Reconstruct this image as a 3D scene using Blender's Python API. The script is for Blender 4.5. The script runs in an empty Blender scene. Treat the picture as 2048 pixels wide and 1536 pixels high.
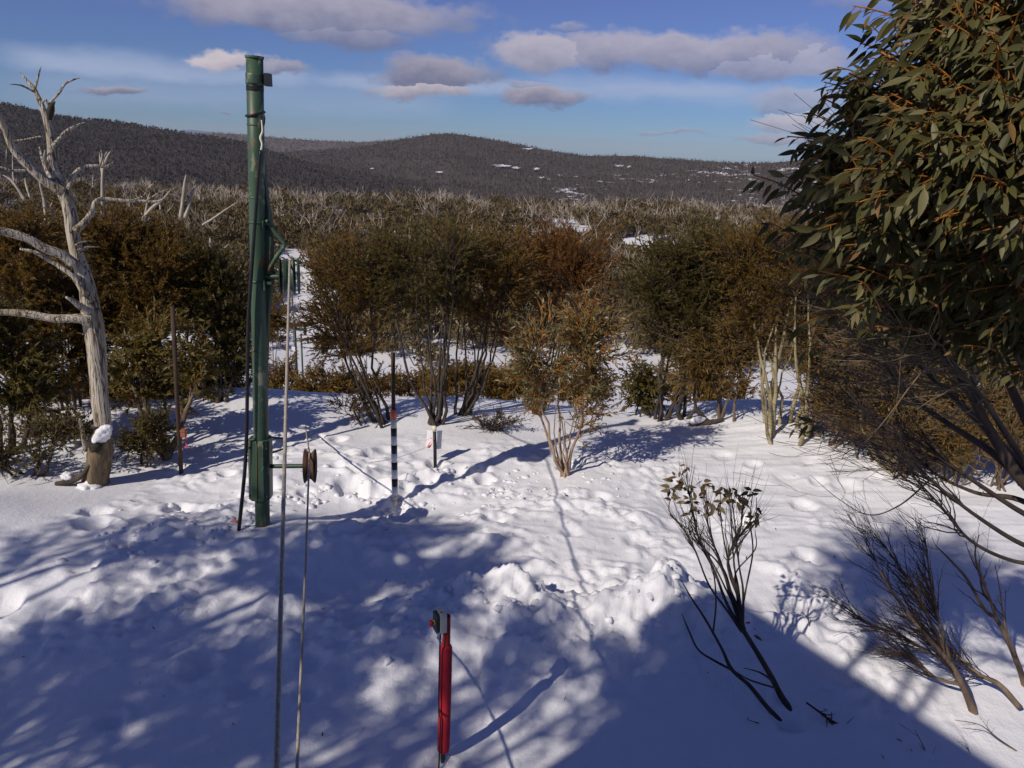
import bpy, math
import numpy as np
from mathutils import Matrix, Vector

R = math.radians
SC = bpy.context.scene
COL = SC.collection
# ------------------------------------------------------------------ camera
CZ, FPX = 4.1, 1577.0
PITCH, ROLL = R(16.86), R(2.0)
_f = np.array([0, math.cos(PITCH), -math.sin(PITCH)])
_u0 = np.array([0, math.sin(PITCH), math.cos(PITCH)])
_r0 = np.array([1.0, 0, 0])
_r = _r0 * math.cos(ROLL) + _u0 * math.sin(ROLL)
_u = _u0 * math.cos(ROLL) - _r0 * math.sin(ROLL)
CAM = np.array([0, 0, CZ])
cd = bpy.data.cameras.new('camera'); cam = bpy.data.objects.new('camera', cd); COL.objects.link(cam)
cd.sensor_width = 36; cd.lens = 36 * FPX / 2048; cd.clip_start = 0.05; cd.clip_end = 20000
m = Matrix.Identity(4)
for i in range(3):
    m[i][0], m[i][1], m[i][2], m[i][3] = _r[i], _u[i], -_f[i], CAM[i]
cam.matrix_world = m
SC.camera = cam
# ------------------------------------------------------------------ light
SUN_AZ, SUN_EL = R(45), R(38)          # heading of the light (right of forward), height of the sun
LDIR = np.array([math.sin(SUN_AZ) * math.cos(SUN_EL), math.cos(SUN_AZ) * math.cos(SUN_EL), -math.sin(SUN_EL)])
sd = bpy.data.lights.new('sun', 'SUN'); so = bpy.data.objects.new('sun', sd); COL.objects.link(so)
sd.energy = 3.3; sd.angle = R(0.53); sd.color = (1.0, 0.92, 0.81)
so.rotation_euler = Vector(LDIR).to_track_quat('-Z', 'Y').to_euler()
so.location = (-20, -20, 30)
SKY_STRENGTH = 0.052
SC.view_settings.view_transform = 'Standard'; SC.view_settings.look = 'None'
SC.view_settings.exposure = 0.16; SC.view_settings.gamma = 1.0; SC.view_settings.use_curve_mapping = False


def ray(px, py):
    return _f + _r * ((px - 1024) / FPX) + _u * ((768 - py) / FPX)


def P(px, py, Y):
    """world point seen at photo pixel (px,py) at forward distance Y"""
    d = ray(px, py)
    return CAM + d * (Y / d[1])


def depth(p):
    return float(np.dot(np.asarray(p) - CAM, _f))


def mpp(p):
    return depth(p) / FPX


# world: Nishita sky with clouds laid out by azimuth and elevation
def build_world():
    w = bpy.data.worlds.new('World'); SC.world = w; w.use_nodes = True
    nt = w.node_tree; N = nt.nodes; L = nt.links
    N.clear()
    out = N.new('ShaderNodeOutputWorld'); bg = N.new('ShaderNodeBackground')
    bg.inputs['Strength'].default_value = SKY_STRENGTH
    L.new(bg.outputs[0], out.inputs[0])
    sky = N.new('ShaderNodeTexSky'); sky.sky_type = 'NISHITA'; sky.sun_disc = False
    sky.sun_elevation = SUN_EL; sky.sun_rotation = SUN_AZ + math.pi
    sky.altitude = 1700; sky.air_density = 1.0; sky.dust_density = 0.0; sky.ozone_density = 6.0
    hs = N.new('ShaderNodeHueSaturation'); hs.inputs['Saturation'].default_value = .98
    hs.inputs['Value'].default_value = 1.0
    tm = N.new('ShaderNodeMix'); tm.data_type = 'RGBA'; tm.blend_type = 'MULTIPLY'; tm.inputs[0].default_value = 1
    L.new(sky.outputs[0], tm.inputs[6]); tm.inputs[7].default_value = (1.04, .87, 1.24, 1)      # the photo's cool white balance
    tc = N.new('ShaderNodeTexCoord')
    sx = N.new('ShaderNodeSeparateXYZ'); L.new(tc.outputs['Generated'], sx.inputs[0])

    def mth(op, a, b=None, c=None, clamp=False):
        n = N.new('ShaderNodeMath'); n.operation = op; n.use_clamp = clamp
        for k, v in enumerate((a, b, c)):
            if v is None: continue
            if isinstance(v, (int, float)): n.inputs[k].default_value = v
            else: L.new(v, n.inputs[k])
        return n.outputs[0]
    az = mth('ARCTAN2', sx.outputs[0], sx.outputs[1])
    el = mth('ARCSINE', sx.outputs[2])
    # clear dry mountain air: the horizon stays blue all the way round
    hz = N.new('ShaderNodeMapRange'); hz.interpolation_type = 'SMOOTHSTEP'
    hz.inputs['From Min'].default_value = -.02; hz.inputs['From Max'].default_value = .24; L.new(el, hz.inputs['Value'])
    hm = N.new('ShaderNodeMix'); hm.data_type = 'RGBA'; L.new(hz.outputs[0], hm.inputs[0])
    hm.inputs[6].default_value = (.56, .89, .88, 1); hm.inputs[7].default_value = (1, 1, 1, 1)
    h2 = N.new('ShaderNodeMix'); h2.data_type = 'RGBA'; h2.blend_type = 'MULTIPLY'; h2.inputs[0].default_value = 1
    L.new(tm.outputs[2], h2.inputs[6]); L.new(hm.outputs[2], h2.inputs[7]); L.new(h2.outputs[2], hs.inputs['Color'])
    cv = N.new('ShaderNodeCombineXYZ'); L.new(az, cv.inputs[0]); L.new(el, cv.inputs[1])
    # domain warp
    def noise(scale, detail, rough, vec, sy=1.0):
        mp = N.new('ShaderNodeMapping'); mp.inputs['Scale'].default_value = (scale, scale * sy, scale)
        L.new(vec, mp.inputs[0])
        n = N.new('ShaderNodeTexNoise'); n.inputs['Scale'].default_value = 1; n.inputs['Detail'].default_value = detail
        n.inputs['Roughness'].default_value = rough
        L.new(mp.outputs[0], n.inputs['Vector'])
        return n
    n1 = noise(9, 6, 0.62, cv.outputs[0], 1.8)
    n2 = noise(26, 5, 0.6, cv.outputs[0], 1.6)
    wv = N.new('ShaderNodeVectorMath'); wv.operation = 'SUBTRACT'; L.new(n1.outputs['Color'], wv.inputs[0]); wv.inputs[1].default_value = (.5, .5, .5)
    ws = N.new('ShaderNodeVectorMath'); ws.operation = 'MULTIPLY'; L.new(wv.outputs[0], ws.inputs[0]); ws.inputs[1].default_value = (.13, .05, 0)
    wp = N.new('ShaderNodeVectorMath'); wp.operation = 'ADD'; L.new(cv.outputs[0], wp.inputs[0]); L.new(ws.outputs[0], wp.inputs[1])

    def aed(px, py):
        d = ray(px, py); d = d / np.linalg.norm(d)
        return math.atan2(d[0], d[1]), math.asin(d[2])
    # px, py, half-width, half-height, opacity, brightness (0 dark grey .. 1 pale)
    clouds = [(640, 20, 330, 55, .8, .42), (700, 70, 120, 40, .75, .25), (1330, 100, 370, 46, .78, .46),
              (1080, 105, 110, 42, .8, .6), (1560, 125, 160, 42, .7, .55),
              (450, 118, 75, 24, .95, .9), (545, 138, 75, 17, .8, .3), (870, 150, 135, 40, .95, .2), (850, 185, 110, 16, .95, .55),
              (1085, 195, 95, 20, .95, .25), (1600, 238, 120, 20, .75, .7), (1560, 270, 130, 13, .7, .35), (1590, 205, 110, 25, .5, .4),
              (240, 180, 75, 11, .95, .2), (450, 215, 16, 4, .7, .2), (1130, 50, 45, 17, .45, .4), (1800, 10, 160, 22, .35, .35),
              (1340, 266, 80, 6, .5, .3), (1060, 178, 60, 12, .6, .3)]
    tot = None; bri = None
    for (px, py, hw, hh, op, br) in clouds:
        a0, e0 = aed(px, py); a1, e1 = aed(px + hw, py); a2, e2 = aed(px, py - hh)
        ra = math.hypot(a1 - a0, e1 - e0); re = abs(e2 - e0)
        s = N.new('ShaderNodeVectorMath'); s.operation = 'SUBTRACT'; L.new(wp.outputs[0], s.inputs[0]); s.inputs[1].default_value = (a0, e0, 0)
        q = N.new('ShaderNodeVectorMath'); q.operation = 'MULTIPLY'; L.new(s.outputs[0], q.inputs[0]); q.inputs[1].default_value = (1 / ra, 1 / re, 0)
        ln = N.new('ShaderNodeVectorMath'); ln.operation = 'LENGTH'; L.new(q.outputs[0], ln.inputs[0])
        nn = mth('MULTIPLY_ADD', n2.outputs['Fac'], 1.1, -0.55)
        dd = mth('ADD', ln.outputs['Value'], nn)
        mr = N.new('ShaderNodeMapRange'); mr.interpolation_type = 'SMOOTHSTEP'
        mr.inputs['From Min'].default_value = 1.14; mr.inputs['From Max'].default_value = .60
        mr.inputs['To Min'].default_value = 0; mr.inputs['To Max'].default_value = op
        L.new(dd, mr.inputs['Value'])
        dens = mr.outputs[0]
        qs = N.new('ShaderNodeSeparateXYZ'); L.new(q.outputs[0], qs.inputs[0])
        bb = mth('MULTIPLY_ADD', qs.outputs[1], .38, br, clamp=True)  # sunlight painted into the cloud: paler top, darker underside
        if tot is None: tot, bri = dens, bb
        else:
            gt = mth('GREATER_THAN', dens, tot)
            mx = N.new('ShaderNodeMix'); L.new(gt, mx.inputs[0]); L.new(bri, mx.inputs[2]); L.new(bb, mx.inputs[3])
            bri = mx.outputs[0]
            tot = mth('MAXIMUM', dens, tot)
    # thin bright high cloud bands
    wisp_n = noise(5, 5, .55, cv.outputs[0], 6)
    wisp = None
    for (xa, ya, xb, yb, hh, op) in [(0, 110, 640, 165, 40, .75), (600, 160, 1560, 185, 26, .8), (0, 170, 900, 205, 50, .4), (1050, 165, 1700, 200, 34, .6)]:
        a0, e0 = aed(xa, ya); a1, e1 = aed(xb, yb); _, e2 = aed(xa, ya - hh)
        sl = (e1 - e0) / (a1 - a0)
        off = mth('SUBTRACT', el, mth('MULTIPLY_ADD', az, sl, e0 - a0 * sl))
        off = mth('ADD', off, mth('MULTIPLY_ADD', n1.outputs['Fac'], .03, -.015))
        v = mth('ABSOLUTE', mth('DIVIDE', off, e2 - e0))
        mr = N.new('ShaderNodeMapRange'); mr.interpolation_type = 'SMOOTHSTEP'
        mr.inputs['From Min'].default_value = 1.1; mr.inputs['From Max'].default_value = .1; mr.inputs['To Max'].default_value = op
        L.new(v, mr.inputs['Value'])
        h = N.new('ShaderNodeMapRange'); h.interpolation_type = 'SMOOTHSTEP'
        am, ah = (a0 + a1) / 2, abs(a1 - a0) / 2
        h.inputs['From Min'].default_value = 1.15; h.inputs['From Max'].default_value = .75
        L.new(mth('ABSOLUTE', mth('DIVIDE', mth('SUBTRACT', az, am), ah)), h.inputs['Value'])
        t = mth('MULTIPLY', mr.outputs[0], h.outputs[0])
        t = mth('MULTIPLY', t, mth('MULTIPLY_ADD', wisp_n.outputs['Fac'], 1.3, .2), clamp=True)
        wisp = t if wisp is None else mth('MAXIMUM', wisp, t)
    k = 1 / SKY_STRENGTH
    mw = N.new('ShaderNodeMix'); mw.data_type = 'RGBA'
    L.new(wisp, mw.inputs[0]); L.new(hs.outputs[0], mw.inputs[6]); mw.inputs[7].default_value = (.34 * k, .40 * k, .56 * k, 1)
    cr = N.new('ShaderNodeMix'); cr.data_type = 'RGBA'
    L.new(mth('ADD', bri, mth('MULTIPLY_ADD', n2.outputs['Fac'], .7, -.35), clamp=True), cr.inputs[0])
    cr.inputs[6].default_value = (.15 * k, .16 * k, .25 * k, 1); cr.inputs[7].default_value = (.54 * k, .48 * k, .52 * k, 1)
    mc = N.new('ShaderNodeMix'); mc.data_type = 'RGBA'
    L.new(tot, mc.inputs[0]); L.new(mw.outputs[2], mc.inputs[6]); L.new(cr.outputs[2], mc.inputs[7])
    L.new(mc.outputs[2], bg.inputs['Color'])


build_world()


# ------------------------------------------------------------------ helpers
def _hash(ix, iy, seed):
    h = (ix.astype(np.int64) * 374761393 + iy.astype(np.int64) * 668265263 + seed * 144665) & 0x7fffffff
    h = ((h ^ (h >> 13)) * 1274126177) & 0x7fffffff
    return (h ^ (h >> 16)) & 0xffff


def perlin(x, y, seed=0):
    x = np.asarray(x, float); y = np.asarray(y, float)
    xi = np.floor(x); yi = np.floor(y); xf = x - xi; yf = y - yi
    u = xf * xf * xf * (xf * (xf * 6 - 15) + 10); v = yf * yf * yf * (yf * (yf * 6 - 15) + 10)

    def g(ox, oy):
        a = _hash(xi + ox, yi + oy, seed) * (2 * math.pi / 65536)
        return np.cos(a) * (xf - ox) + np.sin(a) * (yf - oy)
    a = g(0, 0) * (1 - u) + g(1, 0) * u
    b = g(0, 1) * (1 - u) + g(1, 1) * u
    return (a * (1 - v) + b * v) * 1.4


def fbm(x, y, oct=4, seed=0, gain=.5, lac=2.03):
    s = 0; a = 1
    for o in range(oct):
        s = s + a * perlin(x * lac ** o, y * lac ** o, seed + o * 17); a *= gain
    return s


def sstep(a, b, x):
    t = np.clip((x - a) / (b - a), 0, 1); return t * t * (3 - 2 * t)


def make_mesh(name, verts, faces, smooth=True, mats=(), mat_idx=None, tint=None):
    """faces: list of int arrays, each (n,k)"""
    me = bpy.data.meshes.new(name)
    verts = np.ascontiguousarray(verts, dtype=np.float32)
    me.vertices.add(len(verts)); me.vertices.foreach_set('co', verts.ravel())
    faces = [np.asarray(f, dtype=np.int32) for f in faces if len(f)]
    nl = sum(f.size for f in faces); nf = sum(len(f) for f in faces)
    me.loops.add(nl); me.polygons.add(nf)
    me.loops.foreach_set('vertex_index', np.concatenate([f.ravel() for f in faces]))
    tot = np.concatenate([np.full(len(f), f.shape[1], np.int32) for f in faces])
    st = np.zeros(nf, np.int32); st[1:] = np.cumsum(tot)[:-1]
    me.polygons.foreach_set('loop_start', st)
    try: me.polygons.foreach_set('loop_total', tot)
    except Exception: pass
    me.polygons.foreach_set('use_smooth', np.full(nf, bool(smooth)))
    for mt in mats: me.materials.append(mt)
    if mat_idx is not None: me.polygons.foreach_set('material_index', np.asarray(mat_idx, np.int32))
    if tint is not None:
        at = me.attributes.new('tint', 'FLOAT', 'POINT'); at.data.foreach_set('value', np.asarray(tint, np.float32))
    me.update(calc_edges=True)
    return me


class Geo:
    def __init__(s): s.v = []; s.f = []; s.mi = []; s.t = []; s.n = 0

    def add(s, v, faces, mi=0, tint=None):
        v = np.asarray(v, float).reshape(-1, 3)
        for f in faces:
            f = np.asarray(f, np.int64)
            s.f.append(f + s.n); s.mi.append(np.full(len(f), mi))
        s.v.append(v); s.t.append(np.zeros(len(v)) if tint is None else np.broadcast_to(np.asarray(tint, float), (len(v),)))
        s.n += len(v)

    def tubes(s, pts, rad, sides=5, mi=0, tint=None, lobes=None, cap=False):
        """pts (B,N,3), rad (B,N)"""
        pts = np.asarray(pts, float); rad = np.asarray(rad, float)
        if pts.ndim == 2: pts = pts[None]; rad = rad[None]
        B, N = pts.shape[:2]
        if B == 0: return
        tg = np.gradient(pts, axis=1); tg /= np.linalg.norm(tg, axis=2, keepdims=True) + 1e-9
        mean = pts[:, -1] - pts[:, 0]
        ax = np.argmin(np.abs(mean), axis=1); ref = np.eye(3)[ax][:, None, :]
        n1 = np.cross(tg, ref); n1 /= np.linalg.norm(n1, axis=2, keepdims=True) + 1e-9
        n2 = np.cross(tg, n1)
        a = np.arange(sides) * 2 * math.pi / sides
        rr = rad[:, :, None] * np.ones(sides)
        if lobes is not None: rr = rr * lobes(B, N, a)
        v = pts[:, :, None, :] + rr[..., None] * (np.cos(a)[:, None] * n1[:, :, None, :] + np.sin(a)[:, None] * n2[:, :, None, :])
        idx = np.arange(B * N * sides).reshape(B, N, sides)
        i0 = idx[:, :-1]; i1 = idx[:, 1:]
        q = np.stack([i0, np.roll(i0, -1, 2), np.roll(i1, -1, 2), i1], -1).reshape(-1, 4)
        fs = [q]
        tt = None if tint is None else np.repeat(np.broadcast_to(np.asarray(tint, float).reshape(-1, 1), (B, N * sides)).reshape(-1), 1)
        s.add(v, fs, mi, tt)
        if cap:
            for b in range(B):
                base = s.n - B * N * sides
                s.f.append((base + idx[b, 0][::-1])[None]); s.mi.append(np.array([mi]))
                s.f.append((base + idx[b, -1])[None]); s.mi.append(np.array([mi]))

    def tube(s, pts, rad, sides=10, mi=0, cap=True, **k):
        pts = np.asarray(pts, float); rad = np.broadcast_to(np.asarray(rad, float), (len(pts),))
        s.tubes(pts[None], rad[None], sides, mi, cap=cap, **k)

    def leaves(s, pos, dirn, nrm, ln, wd, tint, mi=0, shape=1):
        n = len(pos)
        d = dirn / (np.linalg.norm(dirn, axis=1, keepdims=True) + 1e-9)
        sd = np.cross(d, nrm); sd /= np.linalg.norm(sd, axis=1, keepdims=True) + 1e-9
        up = np.cross(sd, d)
        ln = ln[:, None]; wd = wd[:, None]
        if shape == 0:
            v = np.stack([pos + sd * wd * .5, pos + d * ln, pos - sd * wd * .5], 1)
            s.add(v, [np.arange(n * 3).reshape(n, 3)], mi, np.repeat(tint, 3))
        else:
            # curved lance: base, three pairs, tip
            c = lambda t: pos + d * ln * t - up * ln * (.16 * t * t) + sd * ln * (.10 * math.sin(3.1 * t))
            V = [c(0)]
            for t, k in ((.22, .40), (.48, .5), (.76, .30)):
                V += [c(t) + sd * wd * k + up * wd * .10, c(t) - sd * wd * k + up * wd * .10]
            V.append(c(1.0))
            v = np.stack(V, 1); b = (np.arange(n) * 8)[:, None]
            tri = np.concatenate([b + np.array([[0, 1, 2]]), b + np.array([[5, 7, 6]])])
            qd = np.concatenate([b + np.array([[1, 3, 4, 2]]), b + np.array([[3, 5, 6, 4]])])
            s.add(v, [tri, qd], mi, np.repeat(tint, 8))

    def box(s, c, half, M=None, mi=0):
        h = np.asarray(half, float)
        v = np.array([[x, y, z] for x in (-1, 1) for y in (-1, 1) for z in (-1, 1)], float) * h
        if M is not None: v = v @ np.asarray(M, float).T
        s.add(v + np.asarray(c), [np.array([[0, 1, 3, 2], [4, 6, 7, 5], [0, 4, 5, 1], [2, 3, 7, 6], [0, 2, 6, 4], [1, 5, 7, 3]])], mi)

    def lathe(s, prof, c, axis, seg=24, mi=0):
        """prof [(along, radius)]"""
        ax = np.asarray(axis, float); ax /= np.linalg.norm(ax)
        r = np.array([0, 0, 1.0]) if abs(ax[2]) < .9 else np.array([1.0, 0, 0])
        a1 = np.cross(ax, r); a1 /= np.linalg.norm(a1); a2 = np.cross(ax, a1)
        an = np.arange(seg) * 2 * math.pi / seg
        v = np.array([np.asarray(c) + ax * h + rr * (math.cos(a) * a1 + math.sin(a) * a2) for h, rr in prof for a in an])
        i = np.arange(len(prof) * seg).reshape(len(prof), seg)
        q = np.stack([i[:-1], np.roll(i[:-1], -1, 1), np.roll(i[1:], -1, 1), i[1:]], -1).reshape(-1, 4)
        s.add(v, [q], mi)

    def build(s, name, mats, parent=None, smooth=True, origin=None):
        v = np.concatenate(s.v); o3 = np.zeros(3) if origin is None else np.asarray(origin, float)
        if not isinstance(mats, (list, tuple)): mats = [mats]
        me = make_mesh(name, v - o3, _merge(s.f), smooth, mats, _order(s.f, s.mi), np.concatenate(s.t))
        o = bpy.data.objects.new(name, me); COL.objects.link(o)
        if parent is not None: o.parent = parent
        else: o.location = o3
        return o


def _merge(fs):
    d = {}
    for f in fs: d.setdefault(f.shape[1], []).append(f)
    return [np.concatenate(d[k]) for k in sorted(d)]


def _order(fs, mi):
    d = {}
    for f, m_ in zip(fs, mi): d.setdefault(f.shape[1], []).append(m_)
    return np.concatenate([np.concatenate(d[k]) for k in sorted(d)])


def tag(o, label=None, cat=None, group=None, kind=None):
    if label: o['label'] = label
    if cat: o['category'] = cat
    if group: o['group'] = group
    if kind: o['kind'] = kind
    return o


def thing(name, loc, label, cat, group=None):
    o = bpy.data.objects.new(name, None); COL.objects.link(o); o.location = tuple(loc); o.empty_display_size = .2
    return tag(o, label, cat, group)


# ------------------------------------------------------------------ materials
def new_mat(name):
    mt = bpy.data.materials.new(name); mt.use_nodes = True
    nt = mt.node_tree; b = nt.nodes['Principled BSDF']
    return mt, nt, b


def ramp(nt, cols, fac):
    n = nt.nodes.new('ShaderNodeValToRGB'); e = n.color_ramp.elements
    while len(e) < len(cols): e.new(.5)
    for k, (p, c) in enumerate(cols): e[k].position = p; e[k].color = (*c, 1)
    nt.links.new(fac, n.inputs[0]); return n.outputs[0]


def tex(nt, scale, detail=4, rough=.6, stretch=(1, 1, 1), coord='Object'):
    tc = nt.nodes.new('ShaderNodeTexCoord'); mp = nt.nodes.new('ShaderNodeMapping'); mp.inputs['Scale'].default_value = stretch
    nt.links.new(tc.outputs[coord], mp.inputs[0])
    n = nt.nodes.new('ShaderNodeTexNoise'); n.inputs['Scale'].default_value = scale; n.inputs['Detail'].default_value = detail
    n.inputs['Roughness'].default_value = rough; nt.links.new(mp.outputs[0], n.inputs['Vector'])
    return n.outputs['Fac']


def bump(nt, b, h, strength, dist=.01, prev=None):
    n = nt.nodes.new('ShaderNodeBump'); n.inputs['Strength'].default_value = strength; n.inputs['Distance'].default_value = dist
    nt.links.new(h, n.inputs['Height'])
    if prev is not None: nt.links.new(prev, n.inputs['Normal'])
    nt.links.new(n.outputs[0], b.inputs['Normal']); return n.outputs[0]


def noisy(name, cols, scale=8, stretch=(1, 1, 1), rough=.8, bs=.4, bd=.01, detail=5, metallic=0, spec=.3):
    mt, nt, b = new_mat(name)
    f = tex(nt, scale, detail, .65, stretch)
    nt.links.new(ramp(nt, cols, f), b.inputs['Base Color'])
    b.inputs['Roughness'].default_value = rough; b.inputs['Metallic'].default_value = metallic
    b.inputs['Specular IOR Level'].default_value = spec
    if bs: bump(nt, b, f, bs, bd)
    return mt


def leaf_mat(name, cols, rough=.45, trans=.22, objrand=False, spec=.35):
    mt, nt, b = new_mat(name)
    if objrand:
        a = nt.nodes.new('ShaderNodeObjectInfo'); fac = a.outputs['Random']
    else:
        a = nt.nodes.new('ShaderNodeAttribute'); a.attribute_name = 'tint'; fac = a.outputs['Fac']
    c = ramp(nt, cols, fac)
    nt.links.new(c, b.inputs['Base Color']); b.inputs['Roughness'].default_value = rough
    b.inputs['Specular IOR Level'].default_value = spec
    t = nt.nodes.new('ShaderNodeBsdfTranslucent'); nt.links.new(c, t.inputs['Color'])
    mx = nt.nodes.new('ShaderNodeMixShader'); mx.inputs[0].default_value = trans
    nt.links.new(b.outputs[0], mx.inputs[1]); nt.links.new(t.outputs[0], mx.inputs[2])
    nt.links.new(mx.outputs[0], nt.nodes['Material Output'].inputs[0])
    return mt


def snow_mat():
    mt, nt, b = new_mat('snow')
    b.inputs['Roughness'].default_value = .55; b.inputs['Specular IOR Level'].default_value = .25
    f = tex(nt, .9, 4, .6)
    nt.links.new(ramp(nt, [(.3, (.77, .77, .80)), (.7, (.84, .83, .85))], f), b.inputs['Base Color'])
    g = tex(nt, 60, 3, .6); h = tex(nt, 14, 5, .65); k = tex(nt, 5.5, 3, .6, (1, .35, 1))
    n = bump(nt, b, k, .22, .05)
    n = bump(nt, b, h, .30, .02, n)
    q = tex(nt, 30, 6, .78)
    n = bump(nt, b, q, .38, .012, n)
    bump(nt, b, g, .35, .006, n)
    return mt


M = {}
M['snow'] = snow_mat()
M['deadwood'] = noisy('bleached_wood', [(.30, (.10, .08, .06)), (.42, (.30, .25, .19)), (.58, (.44, .38, .30)), (.8, (.54, .48, .40))], 11, (3.4, 3.4, .28), .9, 1.0, .05)
def bleached():
    mt, nt, b = new_mat('bleached_wood')
    f = tex(nt, 11, 5, .65, (3.4, 3.4, .28)); c = tex(nt, 5, 3, .5, (4.5, 4.5, .35)); l = tex(nt, 2.2, 5, .6)
    base = ramp(nt, [(.30, (.34, .29, .225)), (.5, (.52, .46, .37)), (.8, (.68, .62, .53))], f)
    crack = ramp(nt, [(.425, (1, 1, 1)), (.455, (.22, .18, .14)), (.47, (.22, .18, .14)), (.50, (1, 1, 1))], c)
    patch = ramp(nt, [(.36, (.72, .66, .54)), (.55, (1, 1, 1))], l)
    def mul(a, bb):
        n = nt.nodes.new('ShaderNodeMix'); n.data_type = 'RGBA'; n.blend_type = 'MULTIPLY'; n.inputs[0].default_value = 1
        nt.links.new(a, n.inputs[6]); nt.links.new(bb, n.inputs[7]); return n.outputs[2]
    nt.links.new(mul(mul(base, crack), patch), b.inputs['Base Color']); b.inputs['Roughness'].default_value = .9; b.inputs['Specular IOR Level'].default_value = .2
    n1 = bump(nt, b, f, .9, .03)
    bump(nt, b, crack, .8, .02, n1)
    return mt


M['deadwood'] = bleached()
M['snag'] = noisy('grey_snag_wood', [(.3, (.22, .18, .14)), (.6, (.46, .40, .32))], 6, (2, 2, .5), .9, .3)
M['darkhole'] = noisy('char_and_shade_wood', [(.3, (.02, .016, .012)), (.7, (.07, .055, .04))], 14, (2, 2, .5), .95, .6)  # char of the stub, and painted shade for the cavity at the trunk foot
M['butt'] = noisy('brown_butt_wood', [(.3, (.07, .05, .03)), (.55, (.20, .15, .09)), (.8, (.30, .24, .16))], 10, (3, 3, .3), .9, .9, .03)
M['bark_dark'] = noisy('dark_bark', [(.3, (.030, .024, .020)), (.6, (.075, .058, .045)), (.8, (.13, .10, .07))], 11, (1, 1, .4), .9, .5)
M['bark_pale'] = noisy('pale_gum_bark', [(.3, (.11, .085, .05)), (.5, (.29, .24, .135)), (.7, (.43, .37, .22))], 7, (1, 1, .35), .75, .4)
M['bark_mid'] = noisy('brown_gum_bark', [(.3, (.07, .05, .04)), (.55, (.17, .12, .08)), (.8, (.32, .24, .16))], 9, (1, 1, .3), .8, .4)
M['bark_brown'] = noisy('dull_brown_bark', [(.3, (.04, .03, .024)), (.55, (.095, .068, .048)), (.8, (.19, .145, .10))], 9, (1, 1, .3), .8, .4)
M['bark_pinkish'] = noisy('tan_gum_bark', [(.3, (.20, .13, .09)), (.55, (.36, .26, .18)), (.8, (.50, .40, .29))], 9, (1, 1, .3), .7, .3)
M['twig_dark'] = noisy('dark_twig', [(.3, (.022, .016, .014)), (.7, (.07, .048, .04))], 20, (1, 1, 1), .8, .2)
M['twig_orange'] = noisy('orange_twig', [(.3, (.24, .09, .018)), (.7, (.46, .20, .035))], 20, (1, 1, 1), .55, 0)
M['twig_brown'] = noisy('brown_twig', [(.3, (.12, .088, .052)), (.7, (.27, .20, .12))], 20, (1, 1, 1), .8, 0)
M['leaf_olive'] = leaf_mat('olive_foliage', [(0, (0.129, 0.070, 0.018)), (.35, (0.203, 0.117, 0.023)), (.7, (0.237, 0.146, 0.027)), (1, (0.271, 0.158, 0.031))], .5, .50)
M['leaf_green'] = leaf_mat('dull_green_foliage', [(0, (0.086, 0.065, 0.018)), (.5, (0.149, 0.119, 0.029)), (1, (0.201, 0.151, 0.038))], .5, .50)
M['leaf_rust'] = leaf_mat('rusty_foliage', [(0, (0.163, 0.068, 0.016)), (.45, (0.237, 0.100, 0.020)), (.8, (0.271, 0.126, 0.023)), (1, (0.299, 0.146, 0.027))], .5, .50)
M['leaf_grey'] = leaf_mat('grey_green_leaf', [(0, (.10, .095, .036)), (.4, (.15, .142, .062)), (.65, (.20, .15, .065)), (1, (.34, .135, .032))], .42)
G_COLS = [(0, (.055, .050, .015)), (.4, (.084, .080, .024)), (.8, (.112, .102, .034)), (.94, (.18, .16, .072)), (1, (.20, .105, .032))]
M['leaf_gum'] = leaf_mat('gum_leaf', G_COLS, .5, .22, spec=.25)
M['leaf_gum_single'] = leaf_mat('gum_leaf_single', G_COLS, .5, .22, True, .25)
M['leaf_dry'] = leaf_mat('dry_leaf', [(0, (.055, .035, .02)), (.5, (.10, .065, .03)), (1, (.17, .11, .05))], .6, .15)
M['leaf_dry_single'] = leaf_mat('dry_leaf_single', [(0, (.075, .048, .022)), (.5, (.13, .092, .038)), (1, (.19, .145, .06))], .6, .15, True)


def painted(name, base, chips, rust, rough=.5, thresh=.62):
    mt, nt, b = new_mat(name)
    f = tex(nt, 7, 6, .7, (1, 1, .5)); g = tex(nt, 2.3, 5, .6, (1, 1, .6)); h = tex(nt, 30, 3, .6)
    c1 = ramp(nt, [(.35, tuple(x * .75 for x in base)), (.62, base)], g)
    def mixc(fac, a, c):
        n = nt.nodes.new('ShaderNodeMix'); n.data_type = 'RGBA'; nt.links.new(fac, n.inputs[0]); nt.links.new(a, n.inputs[6]); n.inputs[7].default_value = (*c, 1); return n.outputs[2]
    def step(v, a, bb):
        n = nt.nodes.new('ShaderNodeMapRange'); n.inputs['From Min'].default_value = a; n.inputs['From Max'].default_value = bb; nt.links.new(v, n.inputs[0]); return n.outputs[0]
    c2 = mixc(step(f, thresh, thresh + .05), c1, chips)
    g2 = tex(nt, 5, 6, .7, (1.2, 1.2, .9))
    c3 = mixc(step(g2, thresh + .045, thresh + .075), c2, rust)
    nt.links.new(c3, b.inputs['Base Color']); b.inputs['Roughness'].default_value = rough
    bump(nt, b, f, .2, .004)
    return mt


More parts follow.
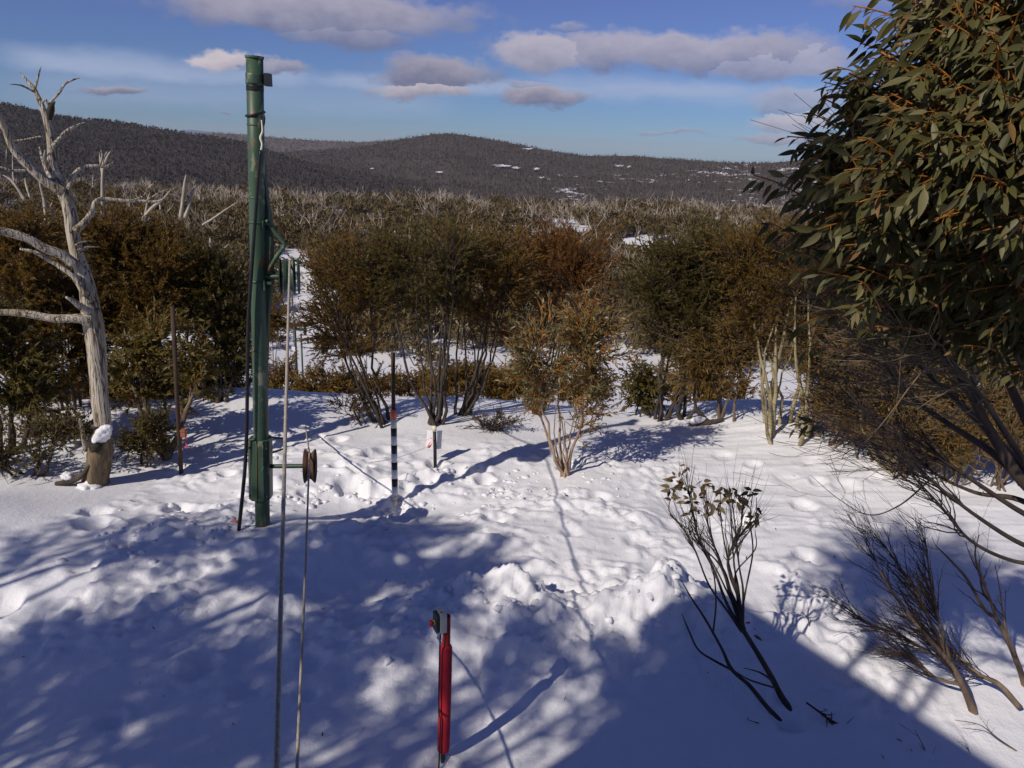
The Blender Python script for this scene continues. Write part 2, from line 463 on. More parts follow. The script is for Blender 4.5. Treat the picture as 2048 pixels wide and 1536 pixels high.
M['green'] = painted('green_paint', (.044, .090, .050), (.19, .21, .13), (.20, .075, .025), .5, .56)
M['green_dark'] = painted('dark_green_paint', (.016, .045, .026), (.05, .08, .045), (.12, .05, .02), .5)
M['rust'] = noisy('rusty_steel', [(.3, (.055, .028, .018)), (.55, (.12, .060, .034)), (.8, (.20, .105, .055))], 9, (1, 1, .6), .8, .3)
M['rust_dark'] = noisy('dark_rusty_steel', [(.3, (.035, .022, .016)), (.7, (.09, .052, .034))], 9, (1, 1, .5), .85, .3)
M['black'] = noisy('black_plastic', [(.3, (.010, .010, .012)), (.7, (.022, .022, .025))], 8, rough=.45, bs=.1)
M['rope'] = noisy('wire_rope', [(.3, (.26, .22, .17)), (.7, (.50, .44, .35))], 60, rough=.7, bs=.3)
M['white'] = noisy('white_paint', [(.3, (.70, .69, .64)), (.6, (.84, .83, .80))], 9, rough=.55, bs=.1)
M['cream'] = noisy('cream_paint', [(.3, (.62, .58, .40)), (.6, (.78, .74, .58))], 9, rough=.55, bs=.1)
M['redorange'] = noisy('orange_red_paint', [(.3, (.62, .13, .06)), (.7, (.78, .22, .11))], 9, rough=.55, bs=.1)
M['blackpaint'] = noisy('black_paint', [(.3, (.012, .012, .015)), (.7, (.03, .03, .035))], 9, rough=.5, bs=.1)
M['red'] = noisy('red_paint', [(.3, (.30, .018, .012)), (.7, (.42, .028, .018))], 6, rough=.4, bs=.1)
M['redfoam'] = noisy('red_foam', [(.30, (.20, .010, .016)), (.44, (.37, .014, .026)), (.62, (.44, .020, .036)), (.74, (.50, .07, .075))], 11, (1.6, 1.6, .5), rough=.8, bs=.6, bd=.006, detail=8)
M['box_cream'] = noisy('grey_cream_plastic', [(.3, (.46, .47, .40)), (.7, (.58, .58, .50))], 9, rough=.45, bs=.1)
M['box_dark'] = noisy('dark_grey_plastic', [(.3, (.03, .033, .036)), (.7, (.05, .053, .058))], 9, rough=.45, bs=.1)
M['redbutton'] = noisy('red_button_plastic', [(.3, (.55, .03, .015)), (.7, (.62, .045, .02))], 9, rough=.3, bs=0)
M['yellow'] = noisy('yellow_plastic', [(.3, (.55, .40, .03)), (.7, (.65, .48, .05))], 9, rough=.4, bs=0)
M['pink'] = noisy('pink_ribbon', [(.3, (.75, .05, .10)), (.7, (.85, .10, .17))], 9, rough=.5, bs=0)
M['paper'] = noisy('white_paper', [(.3, (.74, .74, .76)), (.7, (.82, .82, .83))], 9, rough=.6, bs=.1)
M['orange_box'] = noisy('orange_brown_plastic', [(.3, (.22, .08, .04)), (.7, (.33, .13, .07))], 9, rough=.6, bs=.1)
M['timber'] = noisy('brown_timber', [(.3, (.09, .06, .04)), (.7, (.17, .12, .08))], 6, (1, 1, .2), .8, .3)
M['iron'] = noisy('corrugated_iron', [(.3, (.10, .11, .11)), (.7, (.17, .17, .17))], 6, rough=.5, bs=.1)
M['far_forest'] = noisy('burnt_forest_floor', [(.35, (.040, .032, .030)), (.6, (.062, .050, .045)), (.8, (.085, .070, .062))], .03, rough=1, bs=0, detail=8)
M['far_crown'] = leaf_mat('far_crown', [(0, (.046, .038, .036)), (.5, (.072, .058, .052)), (1, (.10, .080, .066))], .9, 0, spec=0)
M['far_stem'] = leaf_mat('far_dead_stem', [(0, (.10, .085, .075)), (1, (.26, .225, .19))], .9, 0, spec=0)
M['mid_crown'] = leaf_mat('hillside_crown', [(0, (.068, .050, .024)), (.5, (.125, .092, .042)), (1, (.175, .128, .060))], .8, .1, spec=.1)
M['mid_stem'] = leaf_mat('hillside_dead_stem', [(0, (.17, .13, .10)), (1, (.48, .41, .33))], .9, 0, spec=0)
M['blue_hill'] = noisy('haze_blue_mountain', [(.3, (.10, .15, .25)), (.7, (.12, .17, .28))], .002, rough=1, bs=0)  # distance haze painted into the mountain's blue

# ------------------------------------------------------------------ ground
PROF = np.array([(-200, -6), (-60, .5), (-8, 1.1), (0, .95), (2, .5), (3.6, .05), (4.6, -.12), (5.6, -.05), (7, .05), (9, .05), (11.2, .08), (12.4, .02), (13.4, -.35),
                 (16, -1.6), (24, -5.2), (40, -11.8), (60, -19.2), (75, -21.3), (95, -23.4), (125, -24.6), (160, -24.6), (240, -21.6), (300, -20.2), (340, -21.5),
                 (420, -36), (600, -90), (900, -125), (9000, -140)], float)
_px, _pz = PROF[:, 0], PROF[:, 1]
_ms = np.diff(_pz) / np.diff(_px)
_mt = np.zeros(len(_px)); _mt[0] = _ms[0]; _mt[-1] = _ms[-1]
for _i in range(1, len(_px) - 1):
    _mt[_i] = 0 if _ms[_i - 1] * _ms[_i] <= 0 else 2 * _ms[_i - 1] * _ms[_i] / (_ms[_i - 1] + _ms[_i])


def prof(y):
    y = np.clip(y, _px[0], _px[-1]); i = np.clip(np.searchsorted(_px, y) - 1, 0, len(_px) - 2)
    h = _px[i + 1] - _px[i]; t = (y - _px[i]) / h
    return ((2 * t**3 - 3 * t**2 + 1) * _pz[i] + (t**3 - 2 * t**2 + t) * h * _mt[i] + (-2 * t**3 + 3 * t**2) * _pz[i + 1] + (t**3 - t**2) * h * _mt[i + 1])


def seg_dist(x, y, pts):
    """distance to polyline and interpolated third value"""
    best = np.full(np.shape(x), 1e9); val = np.zeros(np.shape(x))
    for a, b in zip(pts[:-1], pts[1:]):
        dx, dy = b[0] - a[0], b[1] - a[1]; L2 = dx * dx + dy * dy
        t = np.clip(((x - a[0]) * dx + (y - a[1]) * dy) / L2, 0, 1)
        d = np.hypot(x - a[0] - t * dx, y - a[1] - t * dy)
        k = d < best; best = np.where(k, d, best); val = np.where(k, a[2] + (b[2] - a[2]) * t, val)
    return best, val


def plane(px, py, z=0.0):
    d = ray(px, py); t = (z - CZ) / d[2]; p = CAM + d * t
    return p[0], p[1]


BANK = [(*plane(800, 1290, .05), .16), (*plane(900, 1215, .2), .26), (*plane(975, 1170, .3), .42), (*plane(1010, 1150, .4), .50), (*plane(1050, 1185, .4), .40), (*plane(1130, 1210, .3), .34),
        (*plane(1240, 1205, .3), .38), (*plane(1300, 1165, .4), .44), (*plane(1345, 1150, .4), .50), (*plane(1390, 1180, .3), .36), (*plane(1440, 1200, .2), .22)]
_rng = np.random.default_rng(11)
FOOT = []   # x, y, radius, depth


def path(pts, step, jitter, r, d):
    pts = [plane(*p) for p in pts]
    for a, b in zip(pts[:-1], pts[1:]):
        n = max(1, int(math.hypot(b[0] - a[0], b[1] - a[1]) / step))
        for k in range(n):
            t = (k + _rng.uniform(-.2, .2)) / n
            FOOT.append((a[0] + (b[0] - a[0]) * t + _rng.normal(0, jitter), a[1] + (b[1] - a[1]) * t + _rng.normal(0, jitter), r * _rng.uniform(.6, 1.05), d * _rng.uniform(.45, 1.05)))


path([(640, 960), (760, 1010), (860, 960), (960, 960), (1060, 975)], .28, .16, .15, .13)
path([(430, 960), (480, 930), (640, 870), (700, 850)], .34, .16, .14, .10)
path([(560, 990), (660, 990), (720, 940), (820, 905), (900, 900)], .36, .16, .13, .10)
path([(150, 1080), (300, 1050), (420, 1010), (560, 1000)], .26, .16, .15, .12)
path([(60, 1200), (250, 1130), (420, 1090)], .30, .14, .14, .09)
path([(1480, 1060), (1600, 1110), (1640, 1180), (1690, 1290)], .42, .12, .19, .20)
path([(1200, 1010), (1350, 1050), (1500, 1090)], .55, .10, .13, .06)
path([(1000, 1040), (1150, 1080), (1380, 1120)], .5, .12, .13, .08)
path([(1430, 930), (1560, 960), (1700, 950), (1850, 985)], .42, .2, .16, .05)
path([(1420, 1000), (1560, 1000), (1750, 1000)], .38, .2, .14, .06)
path([(480, 1330), (620, 1200), (760, 1100)], .4, .2, .14, .07)
path([(200, 1420), (380, 1330), (640, 1340), (800, 1300)], .4, .25, .14, .06)


for _p in ((886, 1518), (790, 1004), (871, 936), (361, 938), (523, 1050), (1132, 950), (1582, 1424)):
    FOOT.append((*plane(*_p), .10, .07))


def H(x, y):
    x = np.asarray(x, float); y = np.asarray(y, float)
    z = prof(y)
    far = sstep(40, 120, y)
    z = z + far * (fbm(x / 70, y / 70, 3, 3) * 2.2 + fbm(x / 25, y / 25, 2, 9) * .6) * (1 - sstep(300, 420, y) * .3)
    near = 1 - sstep(14, 30, y)
    # broad swells
    z = z + near * (fbm(x / 2.8 + 3, y / 2.4, 2, 21) * .10)
    # left drift and low rise under the thicket
    z = z + near * (.32 * np.exp(-((x + 5.7) / 1.1) ** 2 - ((y - 7.3) / .9) ** 2) + .18 * sstep(2.2, 5.0, x) * sstep(7.5, 10.5, y))
    z = z + near * .22 * np.exp(-((x + 1.95) / 1.6) ** 2 - ((y - 7.35) / .55) ** 2)          # mound before tower
    z = z - near * .14 * np.exp(-((x + 1.2) / 1.0) ** 2 - ((y - 8.3) / .5) ** 2)
    # trodden, lumpy zone
    mk = (1 - sstep(1.2, 3.2, x)) * sstep(-5.0, -3.4, x) * sstep(4.8, 6.0, y) * (1 - sstep(9.5, 11, y))
    mk = np.maximum(mk, sstep(1.5, 2.2, x) * (1 - sstep(3.2, 4.4, x)) * sstep(4.6, 5.6, y) * (1 - sstep(8.2, 9, y)) * .8)
    rid = 1 - np.abs(fbm(x / .34, y / .30, 2, 40))
    pt = sstep(-.25, .35, fbm(x / .9, y / .8, 2, 66))
    z = z + near * mk * ((rid - .6) * .022 + pt * (np.abs(fbm(x / .42 + 7, y / .36, 3, 45)) * .10 + np.abs(fbm(x / .13, y / .12, 2, 51)) * .030))
    # wind ripples on the open snow
    op = sstep(1.0, 2.6, x + .2) * sstep(7.3, 8.3, y) * (1 - sstep(11.5, 12.5, y))
    z = z + near * op * (fbm(x / 1.9, y / .30, 4, 77, .6) * .020)
    d, hgt = seg_dist(x, y, BANK)
    w = np.where(y > 6.35 - .02 * x, .30, .62)
    lump = 1 + .30 * fbm(x / .30, y / .30, 4, 90, .6)
    z = z + near * hgt * np.exp(-(d / w) ** 2) * lump * .95
    for (fx, fy, r, dp) in FOOT:
        q = ((x - fx) ** 2 + (y - fy) ** 2) / (r * r)
        if np.ndim(q) == 0:
            if q < 9: z = z - dp * np.exp(-q * 1.2) + dp * .18 * np.exp(-(np.sqrt(q) - 1.45) ** 2 * 5)
            continue
        if q.ndim == 2:
            i0, i1 = np.searchsorted(y[:, 0], (fy - 3 * r, fy + 3 * r)); j0, j1 = np.searchsorted(x[0], (fx - 3 * r, fx + 3 * r))
            if i1 > i0 and j1 > j0:
                s = q[i0:i1, j0:j1]
                wob = 1 + .35 * fbm(x[i0:i1, j0:j1] / .12 + fx, y[i0:i1, j0:j1] / .12, 2, 31)
                s = s * wob
                z[i0:i1, j0:j1] += -dp * np.exp(-s * s * .9) + dp * .20 * np.exp(-(np.sqrt(np.abs(s)) - 1.45) ** 2 * 5)
    return z


def gpt(px, py):
    d = ray(px, py); lo = 2.0
    t = 3.0
    while t < 400:
        p = CAM + d * t
        if p[2] < float(H(p[0], p[1])): break
        lo = t; t += .1
    hi = t
    for _ in range(20):
        mid = (lo + hi) / 2; p = CAM + d * mid
        if p[2] < float(H(p[0], p[1])): hi = mid
        else: lo = mid
    return CAM + d * hi


def axis_coords(a, b, step, lo, hi, g=1.06):
    c = list(np.arange(a, b, step)); s = step; v = b
    right = []
    while v < hi: right.append(v); s *= g; v += s
    right.append(hi)
    s = step; v = a; left = []
    while v > lo: s *= g; v -= s; left.append(max(v, lo))
    return np.array(left[::-1] + c + right)


def build_ground():
    xs = axis_coords(-6.6, 6.6, .028, -6000, 6000, 1.09)
    ys = axis_coords(4.2, 11.0, .026, -200, 9000, 1.035)
    X, Y = np.meshgrid(xs, ys)
    Z = H(X, Y)
    v = np.stack([X, Y, Z], -1).reshape(-1, 3)
    i = np.arange(X.size).reshape(X.shape)
    q = np.stack([i[:-1, :-1], i[:-1, 1:], i[1:, 1:], i[1:, :-1]], -1).reshape(-1, 4)
    me = make_mesh('snow_ground', v, [q], True, [M['snow']])
    o = bpy.data.objects.new('snow_ground', me); COL.objects.link(o); tag(o, kind='structure')
    print('ground', len(v))


build_ground()


# ------------------------------------------------------------------ far hills
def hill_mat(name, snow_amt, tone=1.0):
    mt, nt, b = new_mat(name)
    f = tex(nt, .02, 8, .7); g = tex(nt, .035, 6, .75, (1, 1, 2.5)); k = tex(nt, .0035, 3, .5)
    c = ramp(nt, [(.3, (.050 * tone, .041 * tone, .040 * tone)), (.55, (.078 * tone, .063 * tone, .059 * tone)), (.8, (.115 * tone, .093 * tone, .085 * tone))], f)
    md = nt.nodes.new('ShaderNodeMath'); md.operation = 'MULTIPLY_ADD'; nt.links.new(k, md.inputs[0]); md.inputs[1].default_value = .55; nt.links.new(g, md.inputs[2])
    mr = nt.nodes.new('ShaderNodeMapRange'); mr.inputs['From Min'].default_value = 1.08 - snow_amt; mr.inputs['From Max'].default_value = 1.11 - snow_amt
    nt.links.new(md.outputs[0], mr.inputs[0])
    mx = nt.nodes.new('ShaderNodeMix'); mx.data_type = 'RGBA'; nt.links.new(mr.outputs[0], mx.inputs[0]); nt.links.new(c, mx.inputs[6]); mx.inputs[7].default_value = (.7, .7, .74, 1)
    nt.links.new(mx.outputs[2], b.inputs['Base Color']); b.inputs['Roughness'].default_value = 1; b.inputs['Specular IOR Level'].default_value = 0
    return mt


WOOD_C, WOOD_S = Geo(), Geo()


def hill(name, sky, d1, d0, zb, mat, seed, ntrees, stem_bias, tree_h=8, stem_h=9, crown_t=(0, 1), rough=1.0):
    rng = np.random.default_rng(seed)
    sky = np.array(sky, float)
    pxs = np.linspace(sky[0, 0], sky[-1, 0], 160)
    pys = np.interp(pxs, sky[:, 0], sky[:, 1])
    k = np.ones(7) / 7; pad = np.pad(pys, 3, mode='edge'); pys = np.convolve(pad, k, 'valid')
    S = np.linspace(0, 1, 60)

    def surf(px, s):
        py = np.interp(px, pxs, pys)
        d = _f[None] + _r[None] * ((px - 1024) / FPX)[:, None] + _u[None] * ((768 - py) / FPX)[:, None]
        rx = d[:, 0] / d[:, 1]; rz = CZ + d[:, 2] / d[:, 1] * d1
        ss = np.clip(s, 0, 1); over = np.clip(s - 1, 0, None)
        Yd = d0 + (d1 - d0) * s
        x = rx * Yd
        zz = zb + (rz - zb) * (ss ** .9)
        amp = (rz - zb) * .13 * rough
        L_ = d1 / 7
        zz = zz + amp * fbm(x / L_, Yd / L_, 4, seed) * np.sin(np.clip(ss, 0, 1) * math.pi * .93 + .05) - over * (rz - zb) * 2.5
        return np.stack([x, Yd, zz], -1)
    S = np.concatenate([S, [1.05, 1.2, 1.5]])
    PX, SS = np.meshgrid(pxs, S)
    v = surf(PX.ravel(), SS.ravel())
    i = np.arange(PX.size).reshape(PX.shape)
    q = np.stack([i[:-1, :-1], i[:-1, 1:], i[1:, 1:], i[1:, :-1]], -1).reshape(-1, 4)
    me = make_mesh(name, v, [q], True, [mat])
    o = bpy.data.objects.new(name, me); COL.objects.link(o); tag(o, kind='structure')
    if ntrees:
        px = rng.uniform(sky[0, 0], sky[-1, 0], ntrees); s = rng.uniform(.25, 1.0, ntrees) ** .8
        b = surf(px, s)
        n = ntrees
        # crowns: small irregular tetra-like clumps, four leaning blades each
        hgt = tree_h * rng.uniform(.5, 1.2, n)
        for kk in range(2):
            an = rng.uniform(0, math.pi, n); w = hgt * rng.uniform(.25, .45, n)
            ax = np.stack([np.cos(an), np.sin(an), rng.uniform(-.3, .3, n)], -1)
            c = b + np.stack([rng.normal(0, .12, n) * hgt, rng.normal(0, .12, n) * hgt, hgt * rng.uniform(.3, .7, n)], -1)
            up = np.stack([rng.normal(0, .3, n), rng.normal(0, .3, n), np.ones(n)], -1)
            h2 = (hgt * rng.uniform(.25, .45, n))[:, None]
            V = np.stack([c - ax * w[:, None], c - up * h2 * .6, c + ax * w[:, None], c + up * h2], 1)
            WOOD_C.add(V, [np.arange(n * 4).reshape(n, 4)], 0, np.repeat(rng.uniform(*crown_t, n), 4))
        ns = int(n * stem_bias); ii = rng.choice(n, ns)
        b = b[ii] + np.stack([rng.normal(0, 4, ns), rng.normal(0, 4, ns), np.full(ns, -1.)], -1)
        hh = stem_h * rng.uniform(.6, 1.3, ns)
        tip = b + np.stack([rng.normal(0, .18, ns) * hh, rng.normal(0, .1, ns) * hh, hh], -1)
        w = .00022 * d1 * rng.uniform(.7, 1.3, ns) + .05
        V = np.stack([b + np.stack([-w, 0 * w, 0 * w], -1), b + np.stack([w, 0 * w, 0 * w], -1), tip, b + np.stack([0 * w, -w, 0 * w], -1)], 1)
        bi = (np.arange(ns) * 4)[:, None]
        WOOD_S.add(V, [np.concatenate([bi + [[0, 1, 2]], bi + [[1, 3, 2]]])], 0, np.repeat(rng.uniform(0, 1, ns), 4))
    return surf


HM = hill_mat('far_hill_ground', .02)
HMs = hill_mat('snowy_hill_ground', .22)
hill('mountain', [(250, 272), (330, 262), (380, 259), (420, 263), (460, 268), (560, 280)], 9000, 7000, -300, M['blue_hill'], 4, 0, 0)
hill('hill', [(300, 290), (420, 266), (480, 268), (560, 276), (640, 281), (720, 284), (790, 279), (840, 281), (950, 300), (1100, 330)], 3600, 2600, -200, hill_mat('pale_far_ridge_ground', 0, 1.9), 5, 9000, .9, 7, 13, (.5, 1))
surf_main = hill('hill', [(300, 330), (420, 315), (560, 305), (700, 298), (800, 280), (850, 270), (890, 266), (940, 271), (1000, 283), (1080, 296), (1120, 304), (1180, 312), (1250, 311), (1330, 318), (1420, 322), (1490, 327), (1560, 336), (1700, 345), (1900, 350), (2300, 352)], 1900, 800, -130, HM, 6, 30000, .9, 4.5, 9)
hill('hill', [(1100, 352), (1200, 350), (1320, 345), (1400, 335), (1480, 328), (1540, 325), (1620, 318), (1720, 315), (1900, 330), (2400, 335)], 1300, 650, -95, HMs, 7, 9000, 1.2, 3.6, 7)
hill('hill', [(-400, 150), (-200, 178), (0, 205), (60, 218), (100, 229), (160, 240), (230, 246), (280, 254), (340, 262), (400, 270), (440, 275), (490, 287), (540, 303), (620, 325), (760, 352), (900, 375)], 1350, 600, -100, hill_mat('dark_hill_ground', -.04, .85), 8, 28000, .5, 4.5, 8, (0, .6))  # left hill: darker ground tone and darker crowns
wc = WOOD_C.build('far_wood', [M['far_crown']], smooth=False); tag(wc, 'dark scrubby forest covering the far hills', 'forest', kind='stuff')
ws_ = WOOD_S.build('dead_wood', [M['far_stem']], smooth=False); tag(ws_, 'pale burnt tree stems standing all over the far hills', 'forest', kind='stuff')


def snow_patch(px, py, hw, hh, surf, seed):
    """snow clearing lying on the far slope: found by marching along the slope"""
    rng = np.random.default_rng(seed)
    ss = np.linspace(.05, 1.0, 300)
    def at(a, b):
        c = surf(np.full(300, a), ss); d = c - CAM; 
        yy = 768 - FPX * (d @ _u) / (d @ _f)
        j = int(np.argmin(np.abs(yy - b))); return c[j]
    n = 28; a = np.arange(n) * 2 * math.pi / n
    rr = rng.uniform(.35, 1.25, n)
    vs = [at(px, py)] + [at(px + hw * .75 * math.cos(t) * r_, py + hh * .6 * math.sin(t) * r_) for t, r_ in zip(a, rr)]
    v = np.array(vs) + np.array([0, -9, 3.0])
    g = Geo(); g.add(v, [np.array([[0, 1 + k, 1 + (k + 1) % n] for k in range(n)])])
    o = g.build('snow_clearing', [M['snow']]); tag(o, kind='structure')


for k_, a_ in enumerate([(1005, 334, 24, 5), (1035, 338, 14, 4), (1075, 340, 9, 4), (1085, 358, 9, 4), (1105, 362, 12, 5), (1122, 354, 9, 5), (880, 347, 9, 2.5), (745, 340, 6, 2), (1240, 334, 14, 4), (1258, 336, 7, 4), (1055, 300, 14, 3), (1390, 352, 8, 3)]):
    snow_patch(*a_, surf_main, 50 + k_)


def haze():
    top = max(max(v.co.z for v in o.data.vertices) for o in COL.objects if o.type == 'MESH' and o.name.split('.')[0] in ('hill', 'mountain', 'far_wood', 'dead_wood')) + 6
    low = min(min(v.co.z for v in o.data.vertices) for o in COL.objects if o.type == 'MESH') - 1
    g = Geo(); g.box((0, 4900, (top + low) / 2), (8000, 5900, (top - low) / 2))
    mt = bpy.data.materials.new('haze'); mt.use_nodes = True; nt = mt.node_tree
    for n in list(nt.nodes):
        if n.type != 'OUTPUT_MATERIAL': nt.nodes.remove(n)
    v = nt.nodes.new('ShaderNodeVolumePrincipled'); v.inputs['Color'].default_value = (.86, .90, 1, 1); v.inputs['Density'].default_value = HAZE
    nt.links.new(v.outputs[0], nt.nodes['Material Output'].inputs['Volume'])
    tag(g.build('haze', [mt], smooth=False), kind='stuff')


HAZE = .00005
haze()


# ------------------------------------------------------------------ hillside across the gully
def live_template(seed, n=150):
    rng = np.random.default_rng(seed)
    g = Geo()
    u = rng.normal(0, 1, (n, 3)); u /= np.linalg.norm(u, axis=1, keepdims=True)
    lobes = rng.uniform(-.5, .5, (6, 3)) * [1.1, 1.1, .5]
    lb = lobes[rng.integers(0, 6, n)]
    p = lb + u * (rng.uniform(0, 1, n) ** .4 * .58)[:, None] * [1, 1, .62]; p[:, 2] = p[:, 2] * .85 + .95
    d = rng.normal(0, .6, (n, 3)) + u * .4 + [0, 0, .45]; nn = rng.normal(0, .8, (n, 3)) + np.array([-.5, -.6, .6])
    g.leaves(p, d, nn, rng.uniform(.20, .42, n), rng.uniform(.10, .20, n), np.clip(.5 + .35 * rng.normal(0, 1, n), 0, 1), 0, 0)
    k = rng.integers(4, 8)
    tip = np.stack([rng.normal(0, .35, k), rng.normal(0, .35, k), rng.uniform(.7, 1.35, k)], -1)
    pts = np.stack([tip * t ** np.array([.8, .8, 1.1]) for t in (0, .5, 1)], 1)
    g.tubes(pts, np.broadcast_to(np.array([.030, .022, .010]), (k, 3)), 3, 1, tint=rng.uniform(0, .5, k))
    return g


def dead_template(seed):
    rng = np.random.default_rng(seed)
    g = Geo(); k = rng.integers(3, 7)
    tip = np.stack([rng.normal(0, .28, k), rng.normal(0, .28, k), rng.uniform(.7, 1.25, k)], -1)
    pts = np.stack([tip * t ** np.array([1.2, 1.2, .9]) + rng.normal(0, .03, (k, 3)) * (t > 0) for t in (0, .35, .7, 1)], 1)
    g.tubes(pts, np.broadcast_to(np.array([.030, .024, .016, .006]), (k, 4)), 3, 1, tint=rng.uniform(.3, 1, k))
    m_ = k * 3
    src = pts[rng.integers(0, k, m_), rng.integers(1, 3, m_)]
    e = src + np.stack([rng.normal(0, .18, m_), rng.normal(0, .18, m_), rng.uniform(.1, .4, m_)], -1)
    g.tubes(np.stack([src, (src + e) / 2 + rng.normal(0, .03, (m_, 3)), e], 1), np.broadcast_to(np.array([.014, .01, .004]), (m_, 3)), 3, 1, tint=rng.uniform(.3, 1, m_))
    return g


def scatter(name, label, cat, meshes, pos, scale, rot, idx):
    """one stuff object: points that carry instances of the given meshes"""
    col = bpy.data.collections.new(name + '_kinds')
    for k, me in enumerate(meshes):
        o = bpy.data.objects.new('%s_kind_%02d' % (name, k), me); col.objects.link(o)
    me = bpy.data.meshes.new(name); n = len(pos)
    me.vertices.add(n); me.vertices.foreach_set('co', np.ascontiguousarray(pos, np.float32).ravel())
    for nm, arr in (('size', scale), ('turn', rot)):
        at = me.attributes.new(nm, 'FLOAT', 'POINT'); at.data.foreach_set('value', np.asarray(arr, np.float32))
    at = me.attributes.new('which', 'INT', 'POINT'); at.data.foreach_set('value', np.asarray(idx, np.int32))
    o = bpy.data.objects.new(name, me); COL.objects.link(o); tag(o, label, cat, kind='stuff')
    ng = bpy.data.node_groups.new(name, 'GeometryNodeTree'); N = ng.nodes; L = ng.links
    ng.interface.new_socket('Geometry', in_out='INPUT', socket_type='NodeSocketGeometry'); ng.interface.new_socket('Geometry', in_out='OUTPUT', socket_type='NodeSocketGeometry')
    gi = N.new('NodeGroupInput'); go = N.new('NodeGroupOutput'); ip = N.new('GeometryNodeInstanceOnPoints'); ci = N.new('GeometryNodeCollectionInfo')
    ci.inputs['Collection'].default_value = col; ci.inputs['Separate Children'].default_value = True; ci.inputs['Reset Children'].default_value = True
    def att(nm, ty):
        a = N.new('GeometryNodeInputNamedAttribute'); a.data_type = ty; a.inputs['Name'].default_value = nm
        return a.outputs['Attribute']
    cx = N.new('ShaderNodeCombineXYZ'); L.new(att('turn', 'FLOAT'), cx.inputs[2])
    L.new(gi.outputs[0], ip.inputs['Points']); L.new(ci.outputs[0], ip.inputs['Instance']); ip.inputs['Pick Instance'].default_value = True
    L.new(att('which', 'INT'), ip.inputs['Instance Index']); L.new(cx.outputs[0], ip.inputs['Rotation']); L.new(att('size', 'FLOAT'), ip.inputs['Scale'])
    L.new(ip.outputs[0], go.inputs[0])
    md = o.modifiers.new('scatter', 'NODES'); md.node_group = ng
    return o


def hillside():
    rng = np.random.default_rng(77)
    mats = [M['mid_crown'], M['mid_stem']]
    mk = lambda g, nm: make_mesh(nm, np.concatenate(g.v), _merge(g.f), False, mats, _order(g.f, g.mi), np.concatenate(g.t))
    lt = [mk(live_template(i), 'hillside_tree') for i in range(12)]; dt = [mk(dead_template(100 + i), 'dead_tree_form') for i in range(12)]
    n = 17000
    Y = np.exp(rng.uniform(math.log(78), math.log(335), n)); X = rng.uniform(-.9, .9, n) * Y
    pat = fbm(X / 24, Y / 16, 3, 5)
    dens = np.interp(Y, [78, 100, 110, 124, 150, 200, 330], [.003, .02, .15, .70, .95, 1, 1])
    run = np.exp(-((X / Y + .285) / .026) ** 2) * (Y < 200)
    keep = (rng.uniform(0, 1, n) < dens * np.clip(.85 + pat * 1.7, 0, 1)) & (run < .4)
    X, Y, pat = X[keep], Y[keep], pat[keep]; Z = H(X, Y); n = len(X)
    kind = rng.uniform(0, 1, n) < np.interp(Y, [80, 200, 250, 330], [.03, .08, .24, .48]) * np.clip(.9 + 1.6 * fbm(X / 40, Y / 30, 2, 15), .1, 2)
    sc = rng.uniform(1.6, 3.4, n) * np.where(kind, 1.8, 1.0) * np.interp(Y, [80, 120, 200], [.8, 1, 1.2])
    rot = rng.uniform(0, 6.28, n); idx = rng.integers(0, 12, n)
    near = np.array([i for i in np.argsort(Y) if not kind[i]][:110])
    ns = np.zeros(n, bool); ns[near] = True
    pos = np.stack([X, Y, Z - .12], -1)
    a = (~ns) & (~kind)
    scatter('hillside_wood', 'brown scrub forest on the slope across the gully', 'forest', lt, pos[a], sc[a], rot[a], idx[a])
    scatter('hillside_dead_wood', 'bleached dead tree skeletons bristling along the middle ridge', 'forest', dt, pos[kind], sc[kind], rot[kind], idx[kind])
    for i in near:
        o = bpy.data.objects.new('hillside_tree', lt[idx[i]]); COL.objects.link(o)
        o.location = pos[i]; o.scale = (sc[i],) * 3; o.rotation_euler = (0, 0, rot[i])
        tag(o, 'small dark scrub tree scattered on the snowy slope across the gully', 'tree', 'scrub trees on the snow slope across the gully')


hillside()


# ------------------------------------------------------------------ trees
def bez(p0, p1, p2, n):
    t = np.linspace(0, 1, n)[None, :, None]
    return (1 - t) ** 2 * p0[:, None] + 2 * t * (1 - t) * p1[:, None] + t * t * p2[:, None]


def in_lumps(rng, lumps, n, shell=.35):
    lumps = np.asarray(lumps, float)
    w = lumps[:, 3] * lumps[:, 4] * lumps[:, 5]; w = w ** .7
    k = rng.choice(len(lumps), n, p=w / w.sum())
    u = rng.normal(0, 1, (n, 3)); u /= np.linalg.norm(u, axis=1, keepdims=True)
    r = rng.uniform(0, 1, n) ** shell
    return lumps[k, :3] + u * r[:, None] * lumps[k, 3:6], u


